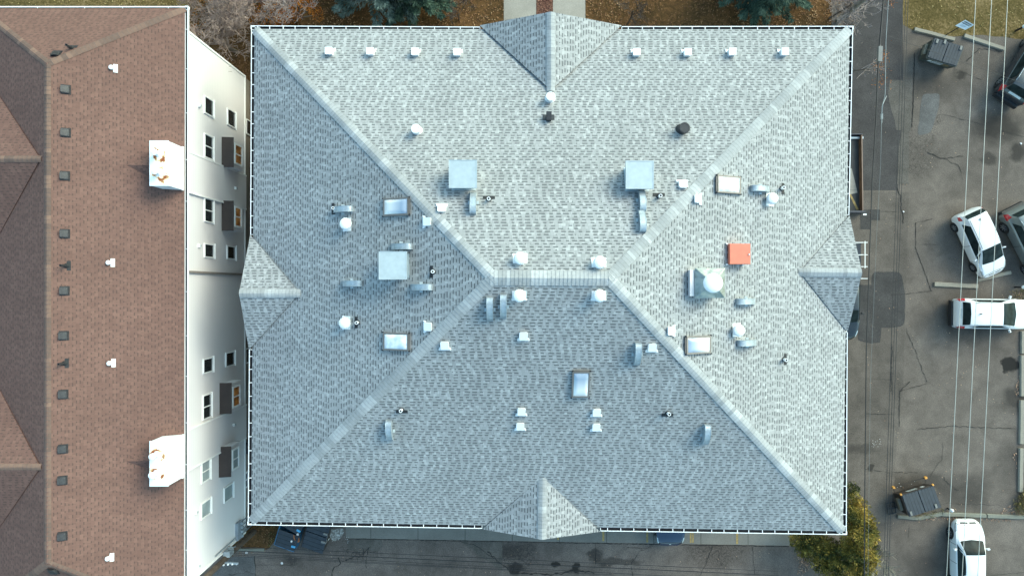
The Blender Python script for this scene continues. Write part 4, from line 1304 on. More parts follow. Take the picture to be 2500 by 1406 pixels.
def dumpster(label, c, rz, W, D, bodym, lids=2, ribs=5, stickers=(), hinge_y=1, sleeve=M_tan, pads=(), frame=False, rib_dir='y', Hh=1.25, latch=M_grey, shift=None):
    """long side along local x; -y is the front; lids hinge at +y"""
    root = thing("dumpster", label, "dumpster", (c.x, c.y, 0), rz)
    b = MB()
    z0, z1 = .12, Hh - .05
    def sh(a, y): return (a, y)
    lo = [(-W/2, -D/2 + .10, z0), (W/2, -D/2 + .10, z0), (W/2, D/2 - .02, z0), (-W/2, D/2 - .02, z0)]
    hi = [(-W/2, -D/2 - .08, z1 - .18), (W/2, -D/2 - .08, z1 - .18), (W/2, D/2, z1), (-W/2, D/2, z1)]
    b.add(lo + hi, [(3, 2, 1, 0), (0, 1, 5, 4), (1, 2, 6, 5), (2, 3, 7, 6), (3, 0, 4, 7)])
    il = [(x * .97, y * .96, z0 + .05) for x, y, _ in lo]
    b.add([(p[0] * .97, p[1] * .96, p[2] + .001) for p in hi] + il, [(0, 1, 5, 4)[::-1], (1, 2, 6, 5)[::-1], (2, 3, 7, 6)[::-1], (3, 0, 4, 7)[::-1], (4, 5, 6, 7)])
    for i in range(4):
        b.beam(Vector(hi[i]), Vector(hi[(i + 1) % 4]), .06, .06)
    link("bin", b.mesh("bin", bodym), root)
    for s in (-1, 1):
        v = MB(); v.box((s * (W / 2 + .10), .0, .72), (.16, D * .62, .22)); link("fork_sleeve", v.mesh("fork_sleeve", sleeve), root)
        for t in (-1, 1):
            v = MB(); v.cyl((s * W * .38, t * D * .34 - .02, .07), (s * W * .38, t * D * .34 + .02, .07), .07, n=12); link("caster", v.mesh("caster", M_tyre), root)
    lw = W / lids
    for k in range(lids):
        x = -W / 2 + lw * (k + .5)
        l = MB(); w = lw - .03; d = D + .10
        sl = .10
        n = ribs
        vs = []; fs = []
        prof = []
        for i in range(n):
            u = -w / 2 + w * i / n; q_ = w / n
            prof += [(u, .0), (u + .06 * q_, .02), (u + .94 * q_, .02)]
        prof.append((w / 2, 0))
        vs = [(x + u, -d / 2, Hh - sl - .06 + zz) for u, zz in prof] + [(x + u, d / 2, Hh + zz) for u, zz in prof] + [(x + u, -d / 2, Hh - sl - .10) for u, zz in prof] + [(x + u, d / 2, Hh - .05) for u, zz in prof]
        m_ = len(prof)
        fs = [(i, i + 1, m_ + i + 1, m_ + i) for i in range(m_ - 1)] + [(2 * m_ + i, 3 * m_ + i, 3 * m_ + i + 1, 2 * m_ + i + 1) for i in range(m_ - 1)]
        fs += [(i, 2 * m_ + i, 2 * m_ + i + 1, i + 1) for i in range(m_ - 1)] + [(m_ + i, m_ + i + 1, 3 * m_ + i + 1, 3 * m_ + i) for i in range(m_ - 1)]
        fs += [(0, m_, 3 * m_, 2 * m_), (m_ - 1, 2 * m_ - 1 + 0, 4 * m_ - 1, 3 * m_ - 1)]
        l.add(vs, fs)
        lo_ = link("lid", l.mesh("lid", M_lid), root)
        if shift and k in shift:
            dx, dy, dz, rr_, ty = shift[k]
            lo_.location = (dx, dy, dz); lo_.rotation_euler = (ty, 0, rr_)
        for (pk_, px_, py_) in pads:
            if pk_ == k:
                v = MB(); v.box((x + px_, py_, Hh + .03 - (.5 - py_ / D) * sl * .6), (.12, .24, .05)); link("latch", v.mesh("latch", latch), lo_)
        g_ = MB()
        for i in range(n + 1):
            u = x - w / 2 + w * i / n
            if 0 < i < n:
                a = Vector((u, -d / 2 + .10, Hh - sl - .06 + sl * .09 + .016)); b_ = Vector((u, d / 2 - .10, Hh - .006 + .010))
                g_.beam(a, b_, .035, .012)
        link("groove", g_.mesh("groove", M_lidrib), lo_)
    for (x0, x1, h0, h1, mt_, lines) in stickers:
        # stickers lie on the sloping front
        def fp(x, h, o):
            a, b2 = Vector((x, -D/2 + .10, z0)), Vector((x, -D/2 - .08, z1 - .18))
            p = a.lerp(b2, h); return p + Vector((0, -o, .0))
        v = MB(); v.add([fp(x0, h0, .006), fp(x1, h0, .006), fp(x1, h1, .006), fp(x0, h1, .006)], [(0, 1, 2, 3)])
        so = link("sticker", v.mesh("sticker", mt_), root)
        if lines:
            v = MB()
            for k in range(lines):
                ha = h0 + (h1 - h0) * (k + .3) / lines; hb = h0 + (h1 - h0) * (k + .65) / lines
                v.add([fp(x0 + .04, ha, .010), fp(x1 - .04, ha, .010), fp(x1 - .04, hb, .010), fp(x0 + .04, hb, .010)], [(0, 1, 2, 3)])
            link("lettering", v.mesh("lettering", M_ink), so)
    if frame:
        v = MB()
        for s in (-1, 1):
            v.beam((s * W / 2, -D / 2, .35), (s * (W / 2 + .02), -D / 2 - .34, .35), .05, .05)
        v.beam((-W / 2, -D / 2 - .34, .35), (W / 2, -D / 2 - .34, .35), .04, .04)
        link("front_bar", v.mesh("front_bar", M_brownst), root)
        for s in (-1, 1):
            v = MB(); v.box((s * (W / 2 + .02), -D / 2 - .36, .42), (.13, .12, .16)); v.box((s * (W / 2 - .0), -D / 2 - .10, 1.04), (.10, .10, .1)); link("corner_cap", v.mesh("corner_cap", M_orange), root)
    return root
z = 1.25
q = [P(2279.5, 93.8, z), P(2351.7, 116, z), P(2342.4, 160.4, z), P(2267.5, 135.4, z)]
c = sum(q, Vector()) / 4; u = (q[1] - q[0])
dumpster("olive dumpster with two black ribbed lids and white stickers, beside the grass", c, math.atan2(u.y, u.x), u.length, 1.05, M_olive,
         stickers=[(-.62, -.42, .45, .8, M_stick, 0), (-.36, .25, .35, .85, M_stick, 2), (.3, .62, .55, .8, M_yellow, 1)], pads=[(0, -.25, .42), (0, .2, .52), (1, .3, .45)])
q = [P(2204.7, 1211, z), P(2283, 1187.3, z), P(2298.5, 1239, z), P(2220, 1259.3, z)]
c = sum(q, Vector()) / 4; u = (q[1] - q[0])
dumpster("dark brown dumpster with orange corner caps behind the curved concrete kerb", c, math.atan2(u.y, u.x) + math.pi, u.length, 1.18, M_brownst,
         stickers=[(-.15, .45, .45, .85, M_stick, 3), (-.62, -.42, .5, .85, M_bag, 0)], pads=[(0, -.2, .47), (1, .35, .47)], frame=True)
# the pair by the lower left corner
u = P(806, 1287, z) - P(788.8, 1345.7, z); rz = math.atan2(u.y, u.x)
c = P(770, 1312, z) + u.normalized() * .18
dumpster("charcoal dumpster with three grey latches beside the spilled white powder", c, rz + math.pi, 2.0, 1.25, M_brownst, lids=2, ribs=4, pads=[(0, -.3, .52), (0, .3, .52), (1, -.2, .52)])
c2 = P(702, 1310, z) + u.normalized() * .25
dmp = dumpster("blue recycling dumpster with one lid askew and torn cardboard inside", c2, rz + math.pi, 2.0, 1.2, M_blue, lids=2, ribs=4, latch=M_bright,
               pads=[(0, -.25, .50), (0, .22, .50), (1, .2, .50)], shift={0: (-.12, .10, .05, math.radians(-9), math.radians(4))})
def loose(name, label, cat, base, build, mat, rz=0, group=None):
    m = MB(); build(m)
    o = link(name, m.mesh(name, mat), None, base, rz)
    return tag(o, label, cat, group)
def crumple(m, r, seed, fl=.6):
    rr_ = random.Random(seed); n = 7; vs = []
    for k in range(4):
        for i in range(n):
            a = 2 * math.pi * i / n; q_ = r * (.5 + .5 * math.sin(math.pi * (k + .5) / 4)) * rr_.uniform(.65, 1.2)
            vs.append((q_ * math.cos(a), q_ * math.sin(a), r * fl * k / 2 * rr_.uniform(.8, 1.2)))
    fs = [(k * n + i, k * n + (i + 1) % n, (k + 1) * n + (i + 1) % n, (k + 1) * n + i) for k in range(3) for i in range(n)] + [tuple(range(n - 1, -1, -1)), tuple(range(3 * n, 4 * n))]
    m.add(vs, fs)
loose("cardboard_box", "torn brown cardboard in the blue dumpster's open gap", "cardboard", P(724, 1314, 1.17), lambda m: (m.box((0, 0, 0), (.42, .30, .14), .4), m.box((.05, .12, .06), (.34, .03, .12), .6)), M_card, rz)
loose("paper_scrap", "white paper scrap on the blue dumpster by the cardboard", "litter", P(727, 1303, 1.32), lambda m: crumple(m, .075, 3), M_bag)
loose("paper_scrap", "white paper scrap on the askew lid of the blue dumpster", "litter", P(712, 1320, 1.36), lambda m: crumple(m, .07, 5), M_bag)
lp = MB(); a, b = P(806, 1284, .9), P(794, 1327, .9); lp.tube([a, b, Vector((b.x, b.y, .03))], .025, 6)
tag(link("metal_pole", lp.mesh("metal_pole", M_white)), "thin white rail along the charcoal dumpster's side", "rail")

# ------------------------------------------------------------------ kerb stops and edging
def kerb(label, a, b, w=.17, h=.13, mat=M_kerb, group="concrete wheel stops around the parking lot", name="wheel_stop"):
    A, B = P(*a), P(*b); c = (A + B) / 2; d = B - A; L = d.length
    m = MB(); hw = w / 2 + .02; t = hw * .72; r_ = random.Random(int(a[0]))
    n = 8; vs = []
    for i in range(n + 1):
        x = -L / 2 + L * i / n; j = r_.uniform(-.008, .008)
        vs += [(x, -hw + j, 0), (x, -hw + j, h * .45), (x, -t + j, h), (x, t + j, h), (x, hw + j, h * .45), (x, hw + j, 0)]
    fs = [(i * 6 + k, (i + 1) * 6 + k, (i + 1) * 6 + k + 1, i * 6 + k + 1) for i in range(n) for k in range(5)]
    fs += [tuple(range(5, -1, -1)), tuple(range(n * 6, n * 6 + 6))]
    m.add(vs, fs)
    o = link(name, m.mesh(name, mat), None, c + Vector((0, 0, .012)), math.atan2(d.y, d.x))
    tag(o, label, "wheel stop" if name == "wheel_stop" else "kerb", group)
kerb("weathered wheel stop at the grass edge behind the olive dumpster", (2231, 73), (2328, 98), .22)
kerb("clean wheel stop at the grass edge, right of the olive dumpster", (2352, 89), (2449, 121), .24)
kerb("level wheel stop left of the white crossover's rear", (2279, 694), (2385, 699), .25)
kerb("slanted loose wheel stop under the white hatchback's nose", (2385, 684), (2465, 665), .2)
kerb("uppermost wheel stop on the right edge below the crossover", (2495, 808), (2495, 862), .26)
kerb("second wheel stop down the right edge beside oil stain", (2494, 867), (2494, 966), .26)
kerb("third wheel stop down the right edge beside leaves", (2492.5, 976), (2491.5, 1082), .26)
kerb("lowest wheel stop on the right edge, above the dry grass tuft", (2491, 1093), (2489.5, 1199), .26)
EG = "concrete kerb pieces below the brown dumpster"
kerb("short kerb piece at the brown dumpster's foot", (2190, 1259), (2238, 1264), .19, .12, M_kerb2, EG, "kerb_piece")
kerb("curving kerb piece in front of the brown dumpster lids", (2238.5, 1264), (2297, 1253), .21, .12, M_kerb2, EG, "kerb_piece")
kerb("kerb piece above the white sedan's hood", (2298, 1254), (2405, 1257.5), .21, .12, M_kerb2, EG, "kerb_piece")
kerb("long kerb piece running to the right edge beside dry grass", (2408, 1258), (2530, 1262), .21, .12, M_kerb2, EG, "kerb_piece")
kerb("greenish kerb piece by the utility pole and leaf strip", (578, 1340.5), (646, 1340.5), .16, .1, M_kerb2, EG + ", the odd one", "kerb_piece")

# ------------------------------------------------------------------ sunken stair enclosure, railing, frame, sign, posts
BRW = simple("brown_painted_boards", (.10, .055, .032), .7, var=.3, scale=4)
en = thing("stairwell_enclosure", "brown walled stairwell enclosure with a dark floor beside the grey building", "enclosure", P(2090, 425))
def ep(name, mb, m): 
    o = link(name, mb.mesh(name, m), en); o.location = -P(2090, 425); return o
a, b = P(2097, 332), P(2099.5, 516)
w = MB(); w.beam(a + Vector((0, 0, .16)), b + Vector((0, 0, .16)), .06, .32); ep("wall", w, BRW)
w = MB(); w.beam(a + Vector((0, 0, .345)), b + Vector((0, 0, .345)), .05, .04); ep("coping", w, simple("pinkish_coping", (.22, .15, .115), .7))
w = MB(); w.beam(P(2060, 519) + Vector((0, 0, .25)), P(2103, 519) + Vector((0, 0, .25)), .12, .5); w.beam(P(2060, 331) + Vector((0, 0, .2)), P(2098, 331) + Vector((0, 0, .2)), .06, .4); ep("end_wall", w, simple("dark_steel", (.03, .033, .045), .6))
w = MB(); w.poly([P(2099, 516) + Vector((0, 0, .024)), P(2096, 333) + Vector((0, 0, .024)), P(2050, 333) + Vector((0, 0, .024)), P(2050, 516) + Vector((0, 0, .024))][::-1]); ep("floor", w, simple("dark_stairwell_floor", (.020, .022, .024), .6, var=.3))  # flat floor sheet in one very dark tone
w = MB(); w.box(P(2087, 338) + Vector((0, 0, .1)), (.9, .12, .14)); ep("step", w, M_galv)
w = MB(); w.poly([p + Vector((0, 0, .028)) for p in (P(2060, 412), P(2060, 478), P(2093, 471), P(2079, 412))]); ep("ramp_slab", w, M_walk)
w = MB(); w.poly([p + Vector((0, 0, .032)) for p in (P(2073, 476), P(2077, 474), P(2096, 512), P(2091, 514))]); ep("yellow_stripe", w, M_yellow)
lt = MB(); lt.box((0, 0, .03), (.2, .1, .05)); tag(link("white_bracket", lt.mesh("white_bracket", M_white), None, P(2110.5, 524)), "tiny white bracket on the ground below the stairwell's end wall", "bracket")
rl = thing("stair_railing", "white pipe railing on the ground beside the right gable", "railing", P(2094, 635))
def rp(nm, mb, m=M_white):
    o = link(nm, mb.mesh(nm, m), rl); o.location = -P(2094, 635)
for py in (592, 622, 651, 680):
    x = 2091
    a = P(x, 0).x; y = P(0, py, .9).y
    w = MB(); w.beam((a - .9, y, .90), (a + .22, y, .90), .035, .035); w.beam((a - .1, y, 0), (a - .1, y, .90), .05, .05, up=Vector((0, 1, 0))); rp("post", w)
w = MB(); ya, yb = P(0, 589, .9).y, P(0, 655, .9).y; w.beam((P(2092.5, 0).x, ya, .94), (P(2092.5, 0).x, yb, .94), .04, .04); rp("rail", w)
w = MB(); w.box((P(2082, 0).x, (ya + yb) / 2, .03), (.95, ya - yb, .03)); rp("landing", w, simple("dark_blue_mat", (.02, .028, .04), .8))

fr = thing("tube_stand", "black square tube frame lying on the alley beside the brown dumpster", "frame", P(2172, 1240, .1))
M_fr = simple("black_tube", (.012, .012, .013), .6)
cs = [P(2160, 1226), P(2180, 1223), P(2185, 1249), P(2167, 1254)]
w = MB()
for i in range(4):
    w.beam(cs[i] + Vector((0, 0, .12)), cs[(i + 1) % 4] + Vector((0, 0, .12)), .05, .05)
w.beam((cs[0] + cs[3]) / 2 + Vector((0, 0, .12)), (cs[1] + cs[2]) / 2 + Vector((.1, 0, .12)), .07, .05)
o = link("bar", w.mesh("bar", M_fr), fr); o.location = -P(2172, 1240, .1)
w = MB(); w.beam((cs[0] + cs[1]) / 2 + Vector((0, 0, .12)), (cs[3] + cs[2]) / 2 + Vector((0, 0, .12)), .03, .04); o = link("cross_bar", w.mesh("cross_bar", M_fr), fr); o.location = -P(2172, 1240, .1)

# sign on a post
base = P(2308, 87); top = 2.15
sg = thing("parking_sign", "white notice sign on a thin dark post in the grass", "sign", base)
tq = P(2341, 67, 2.0)
w = MB(); w.cyl((0, 0, 0), (0, 0, 2.1), .03, n=8); link("post", w.mesh("post", M_black), sg)
w = MB()
zz = 2.25
qs = [P(2336, 61, zz), P(2353, 51.5, zz), P(2374.5, 64, zz), P(2361, 71.5, zz)]
cq = sum(qs, Vector()) / 4
# flat board, tilted back, facing up
nb = [Vector((q_.x, q_.y, zz + (.14 if i in (1, 2) else -.14))) - base for i, q_ in enumerate(qs)]
off = (base + Vector((0, 0, 2.1)))
w.add(nb + [v - Vector((0, 0, .02)) for v in nb], [(0, 1, 2, 3)[::-1], (4, 5, 6, 7), (0, 1, 5, 4), (1, 2, 6, 5), (2, 3, 7, 6), (3, 0, 4, 7)])
bd = link("board", w.mesh("board", M_stick), sg)
w = MB(); w.beam((0, 0, 2.06), sum(nb, Vector()) / 4 - Vector((0, 0, .03)), .035, .03); link("arm", w.mesh("arm", M_black), sg)
w = MB()
def bpnt(u_, v_): # u along long edge 0..1 (0->3 across), v from bottom(0) to top(1)
    return nb[0].lerp(nb[3], u_).lerp(nb[1].lerp(nb[2], u_), v_) + Vector((0, 0, .006))
r5 = random.Random(3)
for v0, v1, ln_ in ((.74, .88, 9), (.55, .66, 11)):
    x = .10
    while x < .88:
        wd = r5.uniform(.035, .06)
        w.add([bpnt(x, v0), bpnt(x + wd, v0), bpnt(x + wd, v1), bpnt(x, v1)], [(0, 1, 2, 3)]); x += wd + .022
link("lettering", w.mesh("lettering", M_ink), bd)
w = MB()
for v0 in (.38, .28, .18):
    w.add([bpnt(.22, v0), bpnt(.7, v0), bpnt(.7, v0 + .04), bpnt(.22, v0 + .04)], [(0, 1, 2, 3)])
link("small_print", w.mesh("small_print", M_galv), bd)

def post(nm, label, cat, px, py, h, r, mat, capm):
    t = thing(nm, label, cat, P(px, py))
    w = MB(); w.cyl((0, 0, 0), (0, 0, h), r * .55, n=10); link("post", w.mesh("post", mat), t)
    w = MB(); w.lathe([(r, h - .04), (r, h + .06), (r * .6, h + .13), (.01, h + .15)], 14); link("cap", w.mesh("cap", capm, True), t)
post("garden_light", "short post with a white dome cap in the dry grass", "post light", 2480, 76, .7, .11, M_black, M_white)
post("garden_light", "dark post with a white cap beyond the white crossover's mirror", "post light", 2478, 701, .7, .1, M_black, M_white)
post("bollard", "small silver capped post where leaves meet the kerb above the sedan", "bollard", 2313, 1240, .4, .1, M_black, M_white)
for i, (px, py, r, lab) in enumerate(((2205.5, 517, .06, "white valve cap in the lot beside the alley's wires"), (2492, 351, .07, "white crumpled litter on the oil stain at the right edge"), (688.5, 1373.5, .075, "white crumpled paper on the asphalt below the blue dumpster"), (602, 1348, .08, "white scrap beside the leaf strip near the utility pole"))):
    loose("litter", lab, "litter", P(px, py), lambda m, r=r, i=i: crumple(m, r, 20 + i, .4), M_bag)

# condenser unit in the gap between the buildings
ac = thing("condenser_unit", "round dark condenser fan in the gap between the two buildings", "air conditioner", P(603, 1086))
w = MB(); w.box((0, 0, .4), (.7, .7, .8)); link("case", w.mesh("case", M_black), ac)
w = MB(); w.lathe([(.33, .80), (.33, .84), (.28, .85), (.28, .82), (.01, .82)], 24); link("fan_ring", w.mesh("fan_ring", M_black), ac)
w = MB()
for k in range(5): w.beam((0, 0, .83), (math.cos(k * 1.257) * .26, math.sin(k * 1.257) * .26, .83), .08, .01)
link("fan_blade", w.mesh("fan_blade", M_blue), ac)

# ------------------------------------------------------------------ poles and wires
M_wood = simple("dark_weathered_pole_wood", (.075, .055, .040), .9, var=.35, scale=3, bump=.3)
M_woodl = simple("grey_weathered_pole_wood", (.26, .24, .21), .9, var=.3, scale=3)
M_wire = simple("black_cable", (.012, .013, .015), .6)
M_wirew = simple("bare_pale_cable", (.42, .41, .36), .5, metal=.2)
M_steel = simple("strand_cable", (.17, .20, .21), .5, metal=.2)
pb = P(620, 1296)
up = thing("utility_pole", "dark wooden utility pole standing beside the leaf strip at the lower left", "utility pole", pb)
w = MB(); w.cyl((0, 0, 0), (0, 0, 10), .17, .12, n=14); link("pole", w.mesh("pole", M_wood), up)
w = MB(); w.cyl((.0, -.19, .0), (.0, -.19, 8), .04, n=8); w2_ = w; link("conduit", w.mesh("conduit", M_wood), up)
pz4 = P(557, 1354, 4.2)
w = MB(); w.beam((-.1, -.2, 4.3), (.75, -.25, 4.3), .09, .09); link("bracket", w.mesh("bracket", M_galv), up)
for k in range(4):
    w = MB(); w.lathe([(.03, 0), (.055, .04), (.055, .09), (.03, .13)], 10, (.0 + k * .22, -.28, 4.36 - k * .05)); link("insulator", w.mesh("insulator", M_white), up)
w = MB(); w.box((.1, .22, 4.0), (.35, .3, .6)); w.tube([(0, .2, 4.3), (.2, .3, 4.0), (-.1, .35, 3.6), (.2, .3, 3.3)], .03, 6); link("service_drop", w.mesh("service_drop", M_galv), up)
w = MB(); w.beam((-1.2, 0, 9.4), (1.2, 0, 9.4), .1, .12); link("crossarm", w.mesh("crossarm", M_wood), up)

pb2 = P(2048, 50)
up2 = thing("utility_pole", "pale utility pole rising among bare twigs at the grey roof's top right corner", "utility pole", pb2)
w = MB(); w.cyl((0, 0, 0), (0, 0, 12), .16, .11, n=14); link("pole", w.mesh("pole", M_woodl), up2)
for k, (dx, dy) in enumerate(((.2, .08), (.08, .22), (-.14, -.18))):
    w = MB(); w.cyl((dx, dy, 0), (dx, dy, 7.5), .045, n=8); link("conduit", w.mesh("conduit", M_kerb), up2)
w = MB(); w.beam((-1.1, 0, 11.6), (4.2, 0, 11.6), .1, .12); link("crossarm", w.mesh("crossarm", M_woodl), up2)

def wire(label, a, b, za, zb, r, mat, group=None, ext=2.0, sag=0.0, name="power_cable", mid=None):
    A, B = P(a[0], a[1], za), P(b[0], b[1], zb)
    pts = []
    for i in range(21):
        t = i / 20
        t2 = -(ext - 1) / 2 + t * ext if ext > 1 else t
        p = A.lerp(B, t2)
        pts.append(p)
    m = MB(); m.tube(pts, r, 6)
    c0 = pts[10].copy()
    m.v = [(v[0] - c0.x, v[1] - c0.y, v[2] - c0.z) for v in m.v]
    o = link(name, m.mesh(name, mat), None, c0)
    return tag(o, label, "cable", group)
GWr = "overhead power cables"
wire("leftmost of the three pale high cables over the parking lot", (2382, 0), (2311, 1406), 11.5, 11.5, .014, M_wirew, GWr)
wire("middle of the three pale high cables over the parking lot", (2421, 0), (2349, 1406), 11.5, 11.5, .014, M_wirew, GWr)
wire("rightmost of the three pale high cables over the parking lot", (2460, 0), (2387, 1406), 11.5, 11.5, .014, M_wirew, GWr)
def pwire(label, pts, z, r, mat, name="power_cable", group=GWr):
    ps = [P(x, y, z) for x, y in pts]
    a = ps[0] + (ps[0] - ps[1]).normalized() * 18; b = ps[-1] + (ps[-1] - ps[-2]).normalized() * 18
    ps = [a] + ps + [b]
    c0 = ps[2].copy(); m = MB(); m.tube([p - c0 for p in ps], r, 6)
    return tag(link(name, m.mesh(name, mat), None, c0), label, "cable", group)
pwire("thick black cable closest to the grey building's right eave", [(2157.5, 0), (2145, 140), (2139, 290), (2129, 450), (2115, 850), (2111, 1240), (2110, 1406)], 5.2, [.045, .05, .05, .042, .032, .03, .028, .028, .028][:9], M_wire)
pwire("silvery steel strand just right of the thick black cable", [(2169, 0), (2163, 100), (2161, 232), (2153, 262), (2150, 400), (2141, 560), (2125, 930), (2119, 1406)], 5.3, [.02, .02, .02, .02, .014, .008, .006, .006, .006, .006], M_steel)
for k, (x0, x1) in enumerate(((2204, 2157), (2211, 2163.5), (2217, 2169))):
    wire(["left", "middle", "right"][k] + " one of three thin dark cables along the alley's middle", (x0, 0), (x1, 1406), 5.0, 5.0, .015, M_wire, GWr)
sp = MB(); q = P(2148, 133, 5.2); sp.box((0, 0, 0), (.22, .82, .16)); sp.cyl((0, -.5, 0), (0, .5, 0), .04, n=8)
tag(link("cable_closure", sp.mesh("cable_closure", M_grey), None, q, math.radians(-2)), "grey splice box hanging on the thick black cable", "cable box")
sp = MB(); sp.tube([P(2164, 235, 5.1) - P(2158, 270, 5), P(2155, 255, 5.2) - P(2158, 270, 5), P(2152, 285, 5.0) - P(2158, 270, 5), P(2153, 300, 5.0) - P(2158, 270, 5)], .03, 6); sp.box(P(2152, 285, 5.0) - P(2158, 270, 5), (.12, .3, .1))
tag(link("cable_splice", sp.mesh("cable_splice", M_steel), None, P(2158, 270, 5)), "looped silver splice on the alley's steel strand", "cable splice")
for k, (a, b, z0, z1, r) in enumerate((((557, 1333), (1900, 1394), 4.4, 5.0, .012), ((557, 1343), (1900, 1404), 4.3, 5.0, .018), ((557, 1349), (1700, 1409), 4.2, 5.0, .011), ((557, 1353), (1500, 1403), 4.2, 5.0, .011), ((557, 1357), (1300, 1394), 4.1, 4.8, .010))):
    wire(["uppermost", "thickest, second", "third", "fourth", "lowest"][k] + " thin dark cable over the lower alley", a, b, z0, z1, r, M_wire, "thin cables over the lower alley", ext=1.0)
wire("short service cable crossing from the steel strand towards the lot's dark car", (2156, 84), (2600, 240), 5.2, 3.2, .010, M_wire, GWr, ext=1.0)
# ------------------------------------------------------------------ vegetation
M_bark = simple("grey_brown_bark", (.13, .105, .085), .9, var=.3, scale=4)
M_twigA = simple("pale_tan_twigs", (.29, .215, .18), .9, var=.25, scale=2)
M_twigB = simple("pinkish_grey_twigs", (.36, .29, .26), .9, var=.2, scale=2)
M_twigD = simple("dark_twigs", (.07, .05, .038), .9, var=.3, scale=2)
M_orange_l = per_leaf("orange_autumn_leaves", [(.1, (.14, .04, .008)), (.4, (.36, .11, .016)), (.65, (.52, .19, .025)), (.95, (.62, .30, .05))], nscale=.8)
M_bluesp = per_leaf("blue_spruce_needles", [(.15, (.022, .042, .036)), (.42, (.075, .12, .105)), (.7, (.17, .235, .21)), (1, (.30, .37, .33))], nscale=1.3, mixf=.4)
M_greensp = per_leaf("green_spruce_needles", [(.15, (.014, .030, .022)), (.5, (.045, .085, .060)), (.8, (.085, .14, .10)), (1, (.14, .20, .14))], nscale=1.3, mixf=.4)
M_junip = per_leaf("olive_juniper_sprays", [(.12, (.022, .034, .012)), (.36, (.07, .075, .020)), (.52, (.18, .15, .032)), (.7, (.33, .24, .050)), (1, (.46, .31, .08))], nscale=1.0, mixf=.3)
M_litter = per_leaf("fallen_leaves", [(.1, (.08, .036, .018)), (.5, (.17, .085, .040)), (.8, (.27, .15, .070)), (1, (.42, .29, .16))], nscale=.4, mixf=.75)
M_litterp = per_leaf("pale_fallen_leaves", [(.1, (.16, .09, .055)), (.5, (.34, .21, .14)), (1, (.52, .38, .28))], nscale=.6, mixf=.75)
M_litterr = per_leaf("red_fallen_leaves", [(.1, (.09, .038, .03)), (.5, (.18, .078, .055)), (1, (.32, .19, .13))], nscale=.6, mixf=.75)
M_litterg = per_leaf("yellow_lawn_leaves", [(.1, (.10, .075, .02)), (.5, (.26, .19, .06)), (1, (.50, .40, .20))], nscale=.6, mixf=.75)
M_dryg = per_leaf("dry_grass_blades", [(.1, (.06, .055, .018)), (.5, (.17, .14, .05)), (1, (.34, .26, .12))], nscale=.8, mixf=.6)

def tris(name, V, mat, k=3):
    n = len(V) // k
    me = bpy.data.meshes.new(name)
    me.vertices.add(len(V)); me.vertices.foreach_set("co", V.astype(np.float32).ravel())
    me.loops.add(len(V)); me.loops.foreach_set("vertex_index", np.arange(len(V), dtype=np.int32))
    me.polygons.add(n); me.polygons.foreach_set("loop_start", np.arange(0, len(V), k, dtype=np.int32))
    try: me.polygons.foreach_set("loop_total", np.full(n, k, dtype=np.int32))
    except Exception: pass
    me.materials.append(mat); me.update(calc_edges=True)
    return me

def bare_tree(label, base, height, spread, seed, mt, mb_, lean=(0, 0), levels=5, r0=.13, group="bare trees beyond the roofs", kids=(3, 5), first=.28, thin=.007, cat="tree", name="bare_tree"):
    r = random.Random(seed)
    root = thing(name, label, cat, base, 0, group)
    T, B = MB(), MB()
    def grow(p, d, L, rad, lev, mbx):
        n = 4; pts = [p.copy()]; rs = [rad]
        q = p.copy(); dd = d.copy()
        for i in range(n):
            dd = (dd + Vector((r.uniform(-1, 1), r.uniform(-1, 1), r.uniform(-.6, .8))) * .10 * (1 if lev else .5)).normalized()
            q = q + dd * L / n
            pts.append(q.copy()); rs.append(max(thin, rad * (1 - .5 * (i + 1) / n)))
        mbx.tube(pts, rs, 6 if lev == 0 else (4 if lev < 3 else 3))
        if lev >= levels: return
        k = r.randint(*kids) + (2 if lev == 0 else 0)
        for j in range(k):
            t = r.uniform(first if lev == 0 else .2, 1.0)
            i = min(n - 1, int(t * n)); s = pts[i].lerp(pts[i + 1], t * n - i)
            ax = Vector((r.uniform(-1, 1), r.uniform(-1, 1), r.uniform(-.5, .6))).normalized()
            nd = (dd * .75 + ax * (.75 if lev == 0 else .62) * spread + Vector((0, 0, .12))).normalized()
            grow(s, nd, L * r.uniform(.48, .70), max(thin, rs[i] * .55), lev + 1, B)
    grow(Vector((0, 0, 0)), Vector((lean[0], lean[1], 1)).normalized(), height * .5, r0, 0, T)
    link("trunk", T.mesh("trunk", mt), root); link("crown", B.mesh("crown", mb_), root)
    return root

